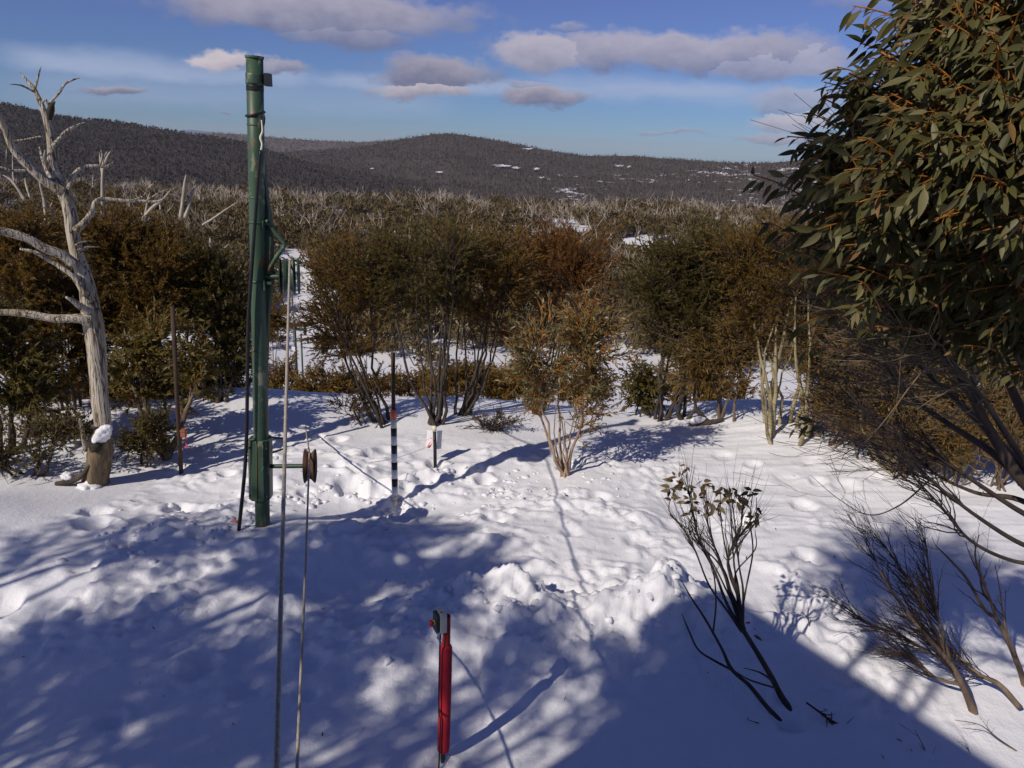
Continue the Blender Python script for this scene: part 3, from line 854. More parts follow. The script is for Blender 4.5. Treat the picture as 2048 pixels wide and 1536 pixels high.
def tree(name, base, lumps, label, cat, seed, n_stems=4, n_br=60, twigs=7, leaves=12, leaf=(.085, .022), r0=.05, bark='bark_dark', twig='twig_dark', foliage='leaf_olive',
         group=None, spread=.12, twig_len=.32, tint=(.45, .28), droop=.5, shape=0, shell=.4, stem_drop=.35, tint_h=0.0, target_z=(.2, .75), twig_r=1.0, feather=.9):
    rng = np.random.default_rng(seed)
    base = np.asarray(base, float); lumps = np.asarray(lumps, float)
    root = thing(name, base, label, cat, group)
    st, _ = in_lumps(rng, lumps, n_stems, .6)
    zmin, zmax = (lumps[:, 2] - lumps[:, 5]).min(), (lumps[:, 2] + lumps[:, 5]).max()
    cen = np.average(lumps[:, :3], axis=0, weights=lumps[:, 3] * lumps[:, 5])
    st[:, :2] = cen[:2] + (st[:, :2] - cen[:2]) * .75
    st[:, 2] = rng.uniform(zmin + (zmax - zmin) * target_z[0], zmin + (zmax - zmin) * target_z[1], n_stems)
    ang = rng.uniform(0, 2 * math.pi) + np.arange(n_stems) * 2.4
    b0 = base + np.stack([np.cos(ang) * spread, np.sin(ang) * spread, np.full(n_stems, -.12)], -1) * rng.uniform(.3, 1, (n_stems, 1))
    L = np.linalg.norm(st - b0, axis=1)
    mid = b0 + (st - b0) * [.62, .62, .42] + rng.normal(0, .06, (n_stems, 3)) * L[:, None]
    NS = 10
    sp = bez(b0, mid, st, NS)
    wob = np.cumsum(rng.normal(0, .014, (n_stems, NS, 3)), 1) * L[:, None, None]; wob[:, 0] = 0
    sp = sp + wob
    tt = np.linspace(0, 1, NS)
    srad = (r0 * rng.uniform(.65, 1.1, n_stems))[:, None] * (1 - .68 * tt)[None] * (1 + .35 * np.exp(-tt * 12))[None]
    bt, bu = in_lumps(rng, lumps, n_br, shell)
    # choose attach point
    cand = sp[:, 3:].reshape(-1, 3)
    dd = bt[:, None] - cand[None]
    cost = np.linalg.norm(dd, axis=2) + np.where(dd[..., 2] < .12, (.12 - dd[..., 2]) * 2.5, 0) + rng.uniform(0, .35, (n_br, len(cand)))
    ci = np.argmin(cost, 1); si = ci // (NS - 3); pi = ci % (NS - 3) + 3
    p0 = sp[si, pi]; tg = sp[si, pi] - sp[si, pi - 1]; tg /= np.linalg.norm(tg, axis=1, keepdims=True)
    BL = np.linalg.norm(bt - p0, axis=1)
    p1 = p0 + tg * BL[:, None] * .45 + rng.normal(0, .10, (n_br, 3)) * BL[:, None]
    NB = 6
    bp = bez(p0, p1, bt, NB); bp[:, 1:-1] += rng.normal(0, .025, (n_br, NB - 2, 3)) * BL[:, None, None]
    br0 = np.minimum(srad[si, pi] * .55, .006 + BL * .012)
    brad = br0[:, None] * (1 - np.linspace(0, 1, NB) * .75)[None]
    # twigs
    nt_ = n_br * twigs
    bi = np.repeat(np.arange(n_br), twigs); ui = rng.uniform(.3, 1, nt_)
    fl = ui * (NB - 1); k0 = np.minimum(fl.astype(int), NB - 2); fr = (fl - k0)[:, None]
    q0 = bp[bi, k0] * (1 - fr) + bp[bi, k0 + 1] * fr
    bd = bp[bi, k0 + 1] - bp[bi, k0]; bd /= np.linalg.norm(bd, axis=1, keepdims=True) + 1e-9
    td = bd * .5 + rng.normal(0, .40, (nt_, 3)) + bu[bi] * .65 * [1, 1, .6] + np.array([0, 0, .40])
    td /= np.linalg.norm(td, axis=1, keepdims=True)
    tl = twig_len * rng.uniform(.5, 1.2, nt_)
    q2 = q0 + td * tl[:, None]; q1 = q0 + (td * .5 + rng.normal(0, .12, (nt_, 3))) * tl[:, None]
    tp = bez(q0, q1, q2, 4)
    trad = np.broadcast_to(np.array([.0048, .004, .003, .0015]) * twig_r, (nt_, 4))
    for s in range(n_stems):
        g = Geo()
        g.tubes(sp[s:s + 1] - base, srad[s:s + 1], 8, 0)
        m1 = si == s
        if m1.any():
            g.tubes(bp[m1] - base, brad[m1], 5, 0)
            m2 = m1[bi]
            g.tubes(tp[m2] - base, trad[m2], 3, 1)
        g.build('stem', [M[bark], M[twig]], root)
    if leaves:
        nl = nt_ * leaves
        ti = np.repeat(np.arange(nt_), leaves); uu = rng.uniform(.15, 1.05, nl)[:, None]
        pos = (1 - uu) ** 2 * q0[ti] + 2 * uu * (1 - uu) * q1[ti] + uu * uu * q2[ti]
        dv = td[ti] * feather + rng.normal(0, .45, (nl, 3)) + np.array([0, 0, -droop])
        nn = rng.normal(0, .75, (nl, 3)) + np.array([-.5, -.6, .6])
        ln = leaf[0] * rng.uniform(.6, 1.25, nl); wd = leaf[1] * rng.uniform(.7, 1.3, nl)
        clump = rng.normal(0, .09, n_br)[bi][ti]
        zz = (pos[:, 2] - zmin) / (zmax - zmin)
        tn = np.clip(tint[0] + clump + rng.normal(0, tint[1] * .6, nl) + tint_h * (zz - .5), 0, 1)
        g = Geo(); g.leaves(pos - base, dv, nn, ln, wd, tn, 0, shape)
        fo = g.build('foliage', [M[foliage]], root, smooth=bool(shape)); fo['kind'] = 'stuff'
    return root


def lumps_px(Y, items, ydepth=1.0):
    """items: (px, py, rx_px, rz_px[, dY])"""
    out = []
    for it in items:
        c = P(it[0], it[1], Y + (it[4] if len(it) > 4 else 0)); s = mpp(c)
        out.append((*c, it[2] * s, it[2] * s * ydepth, it[3] * s))
    return out


def crest_tree(bpx, bpy, items, label, seed, Yoff=0, name='snow_gum_tree', **kw):
    b = gpt(bpx, bpy)
    if Yoff: b = np.array([P(bpx, bpy, b[1] + Yoff)[0], b[1] + Yoff, 0]); b[2] = H(b[0], b[1])
    items = [(it[0], it[1] + (20 if it[1] < 700 and bpy < 900 else 0), it[2], it[3] * .9, *it[4:]) for it in items]
    return tree(name, b, lumps_px(b[1], items, .8), label, 'tree', seed, **kw)


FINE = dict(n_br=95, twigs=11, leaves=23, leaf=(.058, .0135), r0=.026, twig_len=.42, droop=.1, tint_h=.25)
# row on the crest, left to right
crest_tree(771, 846, [(690, 600, 95, 95), (640, 520, 70, 55, .2), (735, 520, 70, 70), (660, 650, 55, 40, -.2)], 'olive brown snow gum leaning left behind the striped pole', 301, n_stems=9, **FINE, tint=(.40, .28))
crest_tree(866, 848, [(830, 520, 120, 85), (760, 490, 75, 55), (900, 500, 80, 60), (850, 590, 90, 45)], 'dark many-stemmed snow gum behind the black marker post', 302, n_stems=10, foliage='leaf_green', **FINE, tint=(.42, .3))
crest_tree(921, 830, [(960, 540, 95, 80), (920, 470, 75, 40), (1000, 500, 70, 60), (985, 600, 60, 45)], 'snow gum with dark forked stems just left of the little orange-twigged tree', 303, n_stems=9, **FINE, foliage='leaf_olive', tint=(.55, .3))
crest_tree(1075, 850, [(1100, 520, 90, 75), (1060, 480, 60, 45), (1160, 500, 75, 65), (1110, 590, 90, 50), (1030, 660, 40, 40)], 'rust coloured snow gum rising behind the little orange-twigged tree', 304, n_stems=8, **FINE, foliage='leaf_rust', tint=(.5, .28), Yoff=.6)
crest_tree(1240, 800, [(1240, 540, 80, 60), (1190, 500, 60, 40), (1290, 570, 60, 55)], 'pale-footed snow gum with thin rusty crown right of the rust coloured one', 305, n_stems=3, n_br=90, twigs=9, leaves=32, leaf=(.058, .0135), twig_len=.42, droop=.1, r0=.035, foliage='leaf_rust', tint=(.35, .28), bark='bark_mid')
crest_tree(1325, 838, [(1340, 530, 100, 70), (1270, 580, 60, 50), (1400, 560, 80, 60), (1340, 640, 75, 50)], 'snow gum with dark upright trunks behind the snow-capped log', 306, n_stems=7, **FINE, foliage='leaf_green', tint=(.38, .26))
crest_tree(1368, 836, [(1430, 520, 90, 65), (1400, 600, 70, 50), (1360, 480, 70, 40)], 'greenish snow gum crown with dark trunk right behind the snow-capped log', 307, n_stems=3, n_br=100, twigs=9, leaves=34, leaf=(.058, .0135), twig_len=.42, droop=.1, foliage='leaf_green', tint=(.45, .25), r0=.04)
crest_tree(1452, 836, [(1420, 700, 70, 60), (1480, 640, 70, 60), (1390, 740, 50, 40)], 'low twiggy snow gum leaning left over the snow-capped log', 308, n_stems=4, n_br=100, twigs=18, leaves=5, foliage='leaf_olive', bark='bark_mid', twig='twig_brown', twig_len=.45, twig_r=1.5, r0=.035)
crest_tree(1545, 848, [(1540, 560, 100, 75), (1480, 500, 70, 55), (1600, 500, 80, 65), (1510, 640, 70, 40)], 'snow gum with pale twin stems left of the yellow trunk', 309, n_stems=4, **FINE, bark='bark_pale', foliage='leaf_olive', tint=(.4, .25))
crest_tree(1583, 866, [(1590, 570, 90, 80), (1640, 510, 80, 70), (1560, 470, 70, 50), (1660, 620, 70, 60)], 'snow gum with thick pale yellow trunk at the thicket edge', 310, n_stems=8, n_br=90, twigs=11, leaves=18, leaf=(.058, .0135), twig_len=.45, droop=.1, bark='bark_pale', foliage='leaf_olive', r0=.034, spread=.5)
crest_tree(1612, 868, [(1650, 690, 60, 60), (1690, 630, 60, 60)], 'yellow barked sapling with red foot beside the thick yellow trunk', 311, n_stems=2, n_br=70, twigs=18, leaves=4, bark='bark_pale', twig='twig_brown', foliage='leaf_olive', twig_len=.45, spread=.04, twig_r=1.5)
# thicket to the right
for k_, (bx, by, its, lab) in enumerate([
    (1690, 850, [(1720, 640, 80, 90), (1700, 740, 60, 50)], 'twiggy grey-brown sapling standing behind the yellow barked sapling'),
    (1665, 890, [(1650, 800, 50, 45), (1700, 790, 50, 50)], 'low twiggy shrub right of the yellow barked sapling'),
    (1740, 915, [(1730, 830, 55, 45), (1770, 800, 50, 60)], 'brown twiggy shrub in front of the right thicket at its left end'),
    (1800, 955, [(1790, 870, 55, 40), (1830, 840, 50, 50)], 'brown twiggy shrub in front of the right thicket near its middle'),
    (1900, 965, [(1880, 880, 60, 45), (1940, 860, 60, 55)], 'brown twiggy shrub in front of the right thicket beyond the dark branches'),
    (2000, 975, [(1990, 880, 60, 50), (2040, 870, 60, 60)], 'brown twiggy shrub in front of the right thicket at the right edge'),
    (1778, 938, [(1760, 690, 80, 90), (1790, 780, 70, 60)], 'thin pale stemmed sapling at the left edge of the right thicket'),
    (1818, 928, [(1840, 640, 90, 110), (1850, 780, 70, 60)], 'straight pale stemmed sapling second in the right thicket'),
    (1862, 925, [(1910, 640, 90, 120), (1900, 780, 70, 60)], 'forked pale stemmed sapling third in the right thicket'),
    (1912, 945, [(1990, 640, 90, 130), (1960, 800, 70, 60)], 'bushy pale stemmed sapling in the right thicket behind the big gum branches'),
    (2010, 930, [(2060, 620, 90, 130), (2050, 800, 70, 60)], 'sapling at the far right of the thicket behind the dark branches')]):
    crest_tree(bx, by, its, lab, 320 + k_, n_stems=6, n_br=80, twigs=16, leaves=3, bark='bark_pale', twig='twig_brown', foliage='leaf_olive', twig_len=.48, r0=.042, twig_r=1.4, spread=.1, stem_drop=.2, name='gum_sapling', target_z=(.1, .8)) if by not in (890, 915, 955, 965, 975) else crest_tree(bx, by, its, lab, 320 + k_, n_stems=7, n_br=80, twigs=16, leaves=2, bark='bark_mid', twig='twig_brown', foliage='leaf_olive', twig_len=.34, r0=.018, spread=.15, name='shrub', target_z=(.1, .9), twig_r=1.1)
# left cluster behind the dead tree
crest_tree(60, 880, [(30, 520, 120, 100), (110, 450, 80, 60), (-50, 480, 90, 80), (40, 640, 100, 70)], 'dense dark snow gum at the left edge behind the dead white tree', 331, n_stems=5, n_br=130, twigs=10, leaves=36, leaf=(.060, .016), twig_len=.42, droop=.1, r0=.035, foliage='leaf_olive', tint=(.45, .28), Yoff=1.0)
crest_tree(270, 850, [(260, 500, 110, 85), (210, 430, 80, 45), (330, 520, 80, 75), (270, 620, 110, 60)], 'dense dark snow gum just right of the dead white trunk', 332, n_stems=5, n_br=140, twigs=10, leaves=36, leaf=(.060, .016), twig_len=.42, droop=.1, r0=.035, foliage='leaf_olive', tint=(.42, .28), Yoff=.8)
crest_tree(440, 845, [(430, 580, 70, 80), (380, 520, 60, 50), (455, 680, 50, 60)], 'dark snow gum whose crown touches the green lift pole from the left', 333, n_stems=4, n_br=110, twigs=10, leaves=36, leaf=(.060, .016), twig_len=.42, droop=.1, r0=.032, foliage='leaf_green', tint=(.35, .26), Yoff=.8)
crest_tree(150, 880, [(150, 600, 90, 80), (130, 720, 80, 60)], 'shaded snow gum directly behind the dead white trunk', 334, n_stems=4, n_br=110, twigs=10, leaves=34, leaf=(.060, .016), twig_len=.42, droop=.1, r0=.032, foliage='leaf_olive', tint=(.35, .26), Yoff=1.3)
crest_tree(20, 900, [(20, 720, 110, 80), (-60, 650, 90, 90), (90, 790, 60, 50)], 'low dark leafy snow gum at the left edge under the horizontal dead limb', 335, n_stems=4, n_br=100, twigs=8, leaves=13, leaf=(.09, .026), foliage='leaf_green', tint=(.45, .3))
crest_tree(334, 915, [(300, 720, 60, 60, .55), (390, 720, 60, 70, .55), (340, 670, 60, 45, .6), (420, 800, 40, 50, .6), (270, 780, 45, 40, .4)], 'leafy young gum with orange twigs around the rusty left post', 336, n_stems=4, n_br=75, twigs=6, leaves=11, leaf=(.10, .027), foliage='leaf_green', tint=(.6, .3), bark='bark_mid', twig='twig_orange', shape=1, droop=.35)
crest_tree(60, 950, [(60, 880, 110, 35), (-40, 900, 80, 40), (130, 870, 45, 25)], 'low sprawling shrub on the snow left of the dead trunk foot', 337, n_stems=5, n_br=70, twigs=8, leaves=4, leaf=(.08, .024), foliage='leaf_green', twig='twig_dark', name='shrub', tint=(.4, .3), twig_len=.3, r0=.025)
crest_tree(285, 930, [(280, 880, 55, 30), (320, 860, 40, 35)], 'low twiggy shrub on the snow right of the dead trunk foot', 338, n_stems=4, n_br=45, twigs=8, leaves=5, leaf=(.08, .024), foliage='leaf_green', name='shrub', twig_len=.22, r0=.02)
crest_tree(740, 850, [(725, 800, 45, 35), (690, 810, 30, 25)], 'small reddish shrub on the snow left of the striped pole', 339, n_stems=4, n_br=30, twigs=6, leaves=5, leaf=(.06, .018), foliage='leaf_dry', name='shrub', twig_len=.2, r0=.014)
crest_tree(1010, 862, [(1000, 840, 55, 18), (960, 845, 30, 14)], 'low bare twig shrub on the snow left of the little orange-twigged tree', 340, n_stems=4, n_br=30, twigs=7, leaves=2, leaf=(.06, .018), foliage='leaf_dry', name='shrub', twig_len=.2, r0=.012)
crest_tree(1285, 830, [(1275, 770, 50, 45), (1300, 800, 30, 20)], 'small leafy bush right of the little orange-twigged tree', 341, n_stems=4, n_br=40, twigs=6, leaves=9, leaf=(.10, .027), foliage='leaf_green', tint=(.4, .3), name='shrub', twig_len=.22, r0=.02, shape=1)
# tree on the open snow
crest_tree(1132, 950, [(1095, 700, 85, 60), (1180, 680, 75, 65), (1150, 635, 70, 40), (1235, 710, 40, 50), (1050, 740, 45, 45), (1130, 770, 80, 40), (1085, 840, 45, 35), (1185, 845, 45, 35)], 'little gum tree with pale forked stems and orange twigs alone on open snow', 350, n_stems=9, n_br=105, twigs=10, leaves=4, leaf=(.085, .019), foliage='leaf_grey', bark='bark_pinkish', twig='twig_orange', r0=.022, twig_r=1.25, spread=.07, shape=1, tint=(.36, .34), twig_len=.30, droop=.30, stem_drop=.2, name='small_gum_tree', target_z=(.0, .7))

# bushes just beyond the crest
_rb = np.random.default_rng(5)
for k_, (px, py, rx, rz, Y) in enumerate([(660, 775, 60, 28, 17), (730, 770, 60, 30, 18), (820, 770, 70, 28, 19), (900, 765, 55, 30, 17.5), (1010, 770, 55, 25, 18), (1050, 775, 60, 25, 20), (1160, 775, 70, 28, 18),
                                         (1380, 770, 70, 35, 17), (1440, 775, 60, 35, 18), (700, 690, 55, 18, 26), (560, 760, 40, 45, 20), (545, 640, 45, 60, 24), (1020, 755, 30, 14, 24)]):
    c = P(px, py, Y); gz = float(H(c[0], Y))
    labs = ['olive bush just over the crest behind the striped pole', 'olive bush just over the crest right behind the striped pole', 'olive bush over the crest under the dark many-stemmed gum',
            'olive bush over the crest behind the black marker post', 'olive bush over the crest left behind the little orange-twigged tree', 'farther olive bush over the crest behind the little orange-twigged tree',
            'olive bush over the crest right behind the little orange-twigged tree', 'dark bush over the crest behind the snow-capped log', 'dark bush over the crest right behind the snow-capped log',
            'flat dark bush on the snow run between the ropes and the striped pole', 'dark bush over the crest between lift pole and ropes', 'dark tall bush behind the sheave wheel beside the snow run', 'tiny round bush on the snow left behind the little orange-twigged tree']
    tree('bush', (c[0], Y, gz), lumps_px(Y, [(px, py, rx, rz), (px - rx * .5, py + 6, rx * .6, rz * .8), (px + rx * .5, py + 4, rx * .6, rz * .8)], .9), labs[k_], 'bush', 400 + k_, n_stems=4, n_br=60, twigs=7, leaves=11, leaf=(.11, .032), foliage='leaf_olive', tint=(.45, .25), r0=.03, twig_len=.4)


for k_, (px, py, rx, rz, Y, lb) in enumerate([(60, 800, 90, 60, 11.8, 'dark bush in the shade under the left gums at the left edge'), (190, 810, 80, 60, 12.0, 'dark bush in the shade just behind the dead white trunk'), (300, 800, 70, 55, 12.2, 'dark bush in the shade behind the leafy young gum'),
                                              (430, 770, 70, 50, 13.0, 'dark bush in the shade left of the lift pole at the crest'), (-30, 880, 90, 50, 10.6, 'dark bush cut by the left edge near the snow'), (110, 890, 60, 40, 10.2, 'dark leafy bush on the snow left of the dead trunk')]):
    c = P(px, py, Y); gz = float(H(c[0], Y))
    tree('bush', (c[0], Y, gz), lumps_px(Y, [(px, py, rx, rz), (px - rx * .5, py + 10, rx * .6, rz * .8), (px + rx * .5, py + 8, rx * .6, rz * .8)], .9), lb, 'bush', 440 + k_, n_stems=5, n_br=80, twigs=9, leaves=16, leaf=(.075, .022), foliage='leaf_olive' if k_ % 2 else 'leaf_green', tint=(.3, .25), r0=.025, twig_len=.4, droop=.2)


# ------------------------------------------------------------------ dead white tree
def smooth_poly(pts, n):
    pts = np.asarray(pts, float)
    # catmull-rom through points
    t = np.linspace(0, len(pts) - 1, n); p = np.vstack([2 * pts[0] - pts[1], pts, 2 * pts[-1] - pts[-2]])
    i = np.minimum(t.astype(int), len(pts) - 2); f = (t - i)[:, None]
    a, b, c, d = p[i], p[i + 1], p[i + 2], p[i + 3]
    return .5 * ((2 * b) + (-a + c) * f + (2 * a - 5 * b + 4 * c - d) * f**2 + (-a + 3 * b - 3 * c + d) * f**3)


def px_limb(pts, Y, n=None, dY=0.0):
    """pts (px,py,half_px) -> world points and radii; dY total change of depth along it"""
    m_ = len(pts); W = []
    for k, (x, y, r) in enumerate(pts):
        c = P(x, y, Y + dY * k / max(1, m_ - 1)); W.append((*c, r * mpp(c)))
    W = smooth_poly(np.array(W), n or (m_ * 4)); return W[:, :3], np.abs(W[:, 3])


def gnarl(seed, amp=.14):
    rng = np.random.default_rng(seed); ph = rng.uniform(0, 6.28, 6)
    def f(B, N, a):
        t = np.linspace(0, 1, N)[None, :, None]; a = a[None, None, :]
        return 1 + amp * (np.sin(3 * a + ph[0] + 5 * t) * .5 + np.sin(5 * a + ph[1] - 7 * t) * .35 + np.sin(9 * a + ph[2] + 4 * t) * .3 + np.sin(t * 40 + 2 * a + ph[3]) * .25)
    return f


def dead_tree():
    b = gpt(194, 968); Y = b[1]
    root = thing('dead_tree', b, 'bleached white dead tree with bare twisted limbs in front of dark snow gums', 'tree')
    def part(name, pts, dY=0, mat='deadwood', sides=14, seed=1, y0=0, amp=.12, extra=None):
        W, r = px_limb(pts, Y + y0, max(8, len(pts) * 5), dY); r = r * .84
        g = Geo(); g.tubes((W - b)[None], r[None], sides, 0, lobes=gnarl(seed, amp), cap=True)
        return g.build(name, [M[mat]], root)
    part('trunk_butt', [(190, 990, 31), (191, 965, 28), (196, 930, 27), (200, 905, 27), (203, 885, 23.5), (205, 866, 19.5), (205, 852, 17.8)], 0, 'butt', 26, 2, .0, .13)
    part('trunk', [(203, 900, 17), (206, 858, 17), (204, 825, 18), (200, 793, 19), (196, 740, 19.5), (193, 695, 20), (188, 655, 22), (182, 620, 22), (174, 575, 18), (165, 545, 17), (155, 515, 15.5), (146, 470, 15), (141, 430, 15), (132, 397, 15), (116, 362, 14),
                   (105, 332, 10.5), (103, 291, 9.5), (96, 253, 8), (85, 215, 6.5), (74, 190, 5), (68, 177, 4.5), (56, 163, 3.5), (41, 146, 1.2)], .3, sides=22, seed=3)
    br = [([(68, 180, 3.2), (72, 170, 3), (82, 133, 1)], 0), ([(70, 184, 3), (50, 174, 2.4), (38, 170, 2), (18, 168, .9)], -.2),
          ([(101, 222, 4), (99, 208, 3.4), (118, 186, 3), (130, 168, 2.8), (145, 160, 2.4), (159, 156, 1)], .2),
          ([(84, 205, 3), (92, 200, 2.4), (97, 215, 2)], 0),
          ([(104, 296, 6), (114, 284, 5), (131, 264, 4.2), (152, 252, 3), (171, 244, 1)], .3),
          ([(128, 385, 12), (96, 366, 11), (62, 336, 10), (30, 302, 9), (14, 268, 8), (-4, 228, 6.5), (-30, 180, 5), (-60, 150, 3)], -.5),
          ([(22, 283, 2.2), (55, 278, 2), (82, 273, 2), (92, 280, 1)], .1), ([(62, 342, 4), (40, 341, 3.3), (20, 340, 2.8), (-10, 330, 2)], -.2),
          ([(112, 372, 7), (99, 352, 5), (87, 324, 4), (79, 294, 1.5)], .2), ([(92, 330, 2.5), (88, 315, 2), (90, 300, 1)], 0),
          ([(133, 396, 6), (138, 374, 5.5), (146, 352, 5), (164, 335, 4.5), (191, 332, 3.8), (214, 333, 4), (227, 324, 1.5)], .4),
          ([(206, 332, 3), (207, 318, 2.2), (214, 303, 1)], .1), ([(200, 331, 2), (204, 310, 1.3), (201, 300, .7)], .1),
          ([(150, 462, 9), (166, 448, 8), (182, 426, 7), (191, 404, 6), (206, 398, 5), (235, 400, 4.2), (262, 402, 3.8), (284, 402, 3.4), (314, 403, 3), (333, 394, 1)], .6),
          ([(258, 401, 2.6), (284, 394, 2.2), (296, 378, 1.6), (312, 362, .8)], .2), ([(290, 403, 2.6), (320, 385, 2), (343, 376, 1)], .2),
          ([(150, 530, 13), (120, 508, 11), (90, 497, 10.5), (55, 477, 10), (20, 466, 10), (-10, 460, 9.5), (-60, 440, 8)], -.5),
          ([(172, 590, 9), (150, 556, 7), (124, 536, 6), (75, 507, 4.5), (40, 498, 3)], -.15),
          ([(180, 640, 16), (156, 637, 11), (107, 637, 9.5), (60, 629, 9), (20, 625, 8), (-20, 626, 7.5), (-80, 632, 6)], -.4),
          ([(178, 625, 9), (160, 612, 8), (148, 603, 6), (132, 594, 2.5)], -.2),
          ([(152, 490, 3), (166, 484, 2.2), (184, 482, 1)], .2), ([(156, 500, 3), (175, 494, 2.4), (201, 494, 1)], .2), ([(158, 506, 2), (170, 500, 1.6), (180, 503, .8)], .2),
          ([(172, 900, 7), (166, 870, 5), (161, 845, 4), (160, 838, 2)], -.25), ([(22, 290, 2), (14, 300, 1.8), (12, 330, 1)], 0)]
    for k, (p, dy) in enumerate(br):
        part('branch', p, dy, sides=10 if p[0][2] > 5 else 6, seed=20 + k, mat='deadwood' if k != 22 else 'butt')
    # charred stub at the upper fork, dark hollow at the foot: solid lump coloured as the cavity's shade
    part('charred_stub', [(99, 240, 5), (100, 225, 7), (104, 212, 6), (110, 203, 1.5)], 0, 'darkhole', 9, 60, -.05, .3)
    part('hollow_shade', [(178, 880, 5), (186, 890, 13), (194, 896, 15), (200, 902, 5)], 0, 'darkhole', 10, 61, -.17, .3)
    # snow in the notch and at the foot
    def blob(px, py, rx, rz, y0, label, seed):
        c = P(px, py, Y + y0); s = mpp(c); rng = np.random.default_rng(seed)
        import bmesh
        bm = bmesh.new(); bmesh.ops.create_icosphere(bm, subdivisions=4, radius=1)
        v = np.array([q.co[:] for q in bm.verts]); f = np.array([[q.index for q in fc.verts] for fc in bm.faces]); bm.free()
        n = fbm(v[:, 0] * 1.6 + seed, v[:, 1] * 1.6 + v[:, 2] * 1.3, 3, seed)
        v = v * (1 + .28 * n)[:, None] * [rx * s, rx * s * .9, rz * s]
        g = Geo(); g.add(v + c, [f]); tag(g.build('snow_clump', [M['snow']], origin=c), label, 'snow')
    W, r = px_limb([(183, 888, 3), (192, 880, 9), (205, 867, 14), (216, 857, 10), (222, 852, 3)], Y - .15, 24)
    g = Geo(); g.tubes((W - W[10])[None], r[None], 16, lobes=gnarl(8, .32), cap=True); o = g.build('snow_clump', [M['snow']], origin=None); o.location = W[10]
    tag(o, 'snow lump caught in the notch of the dead white trunk', 'snow')
    blob(178, 978, 22, 16, -.12, 'snow lump heaped against the foot of the dead white trunk', 2)
    blob(135, 952, 13, 8, -.1, 'small snow lump on dark wood left of the dead trunk foot', 3)
    g = Geo(); W, r = px_limb([(112, 968, 5), (140, 962, 7), (165, 950, 6), (180, 930, 3)], Y - .12, 14)
    g.tubes(W[None] - b, r[None], 8, 0, lobes=gnarl(5, .2), cap=True); g.build('root', [M['bark_dark']], root)


dead_tree()


# grey snags behind the left trees
def snag(name, label, limbs, Y, mat='snag'):
    b = P(limbs[0][0][0], limbs[0][0][1], Y)
    root = thing(name, b, label, 'tree', None)
    for k, l in enumerate(limbs):
        W, r = px_limb(l, Y, len(l) * 4, .2 * k)
        g = Geo(); g.tubes((W - b)[None], r[None], 6, 0, lobes=gnarl(k + 3, .15), cap=True); g.build('limb', [M[mat]], root)


snag('dead_snag', 'tall pale dead snag with broken fork above the gum right of the dead tree', [[(205, 430, 4), (205, 370, 3.5), (206, 340, 3), (214, 315, 2.4), (222, 302, 1.2)], [(205, 350, 2), (201, 325, 1.6), (199, 305, .8)]], 14)
snag('dead_snag', 'short pale snag poking up left between dead white tree and horizontal limb', [[(92, 430, 4), (88, 400, 3.4), (82, 375, 2.5), (78, 360, 1)], [(100, 428, 2), (102, 412, 1.6), (106, 400, .7)]], 14)
snag('dead_snag', 'leaning pale snag at the left edge beyond the first dead limb', [[(50, 400, 4), (36, 378, 3), (22, 360, 2.4), (6, 350, 1)], [(60, 395, 2), (52, 370, 1.5), (50, 356, .7)], [(30, 370, 1.6), (26, 350, 1.2), (25, 310, .6)]], 14.5)
snag('dead_snag', 'pale twin snag left of the green lift pole above the gum crown', [[(360, 440, 4), (366, 400, 3.4), (369, 370, 3), (372, 350, 1.2)], [(370, 436, 3.6), (378, 410, 3.2), (386, 380, 2.4), (392, 372, 1)]], 16)
snag('dead_snag', 'slanting pale snag above the gum crown between dead tree and lift pole', [[(285, 440, 4), (305, 415, 3.4), (325, 400, 2.6), (343, 378, 1)], [(290, 432, 2.4), (296, 400, 1.8), (300, 385, .8)], [(322, 430, 2), (320, 412, 1.6), (316, 400, .7)]], 15)
snag('dead_snag', 'thin arching dead branch reaching up left of the lift pole at mid height', [[(405, 450, 2.2), (425, 438, 2.2), (445, 424, 2), (475, 404, .9)], [(440, 428, 1.5), (446, 432, 1), (452, 430, .5)]], 13)
snag('dead_snag', 'grey forked dead tree in the gum beside the lift pole', [[(385, 580, 7), (405, 550, 6), (416, 520, 5), (421, 490, 4), (420, 476, 1.5)], [(408, 545, 4), (425, 520, 3.6), (440, 505, 3), (458, 488, 1.2)], [(395, 560, 3), (440, 553, 2.4), (470, 548, 2), (495, 545, .8)]], 12)
snag('dead_snag', 'bare pale branch standing out of the greenish gum crown on the right', [[(1484, 520, 2.4), (1478, 480, 2), (1476, 452, 1.6), (1472, 440, .7)], [(1484, 516, 1.6), (1498, 495, 1.2), (1508, 480, .6)]], 14)
snag('dead_snag', 'small slanting bare stick above the gum crown near the big gum', [[(1538, 455, 1.2), (1530, 446, 1.4), (1518, 436, .8)]], 15)

# ------------------------------------------------------------------ lift tower
TB = gpt(523, 1050); TY = TB[1]


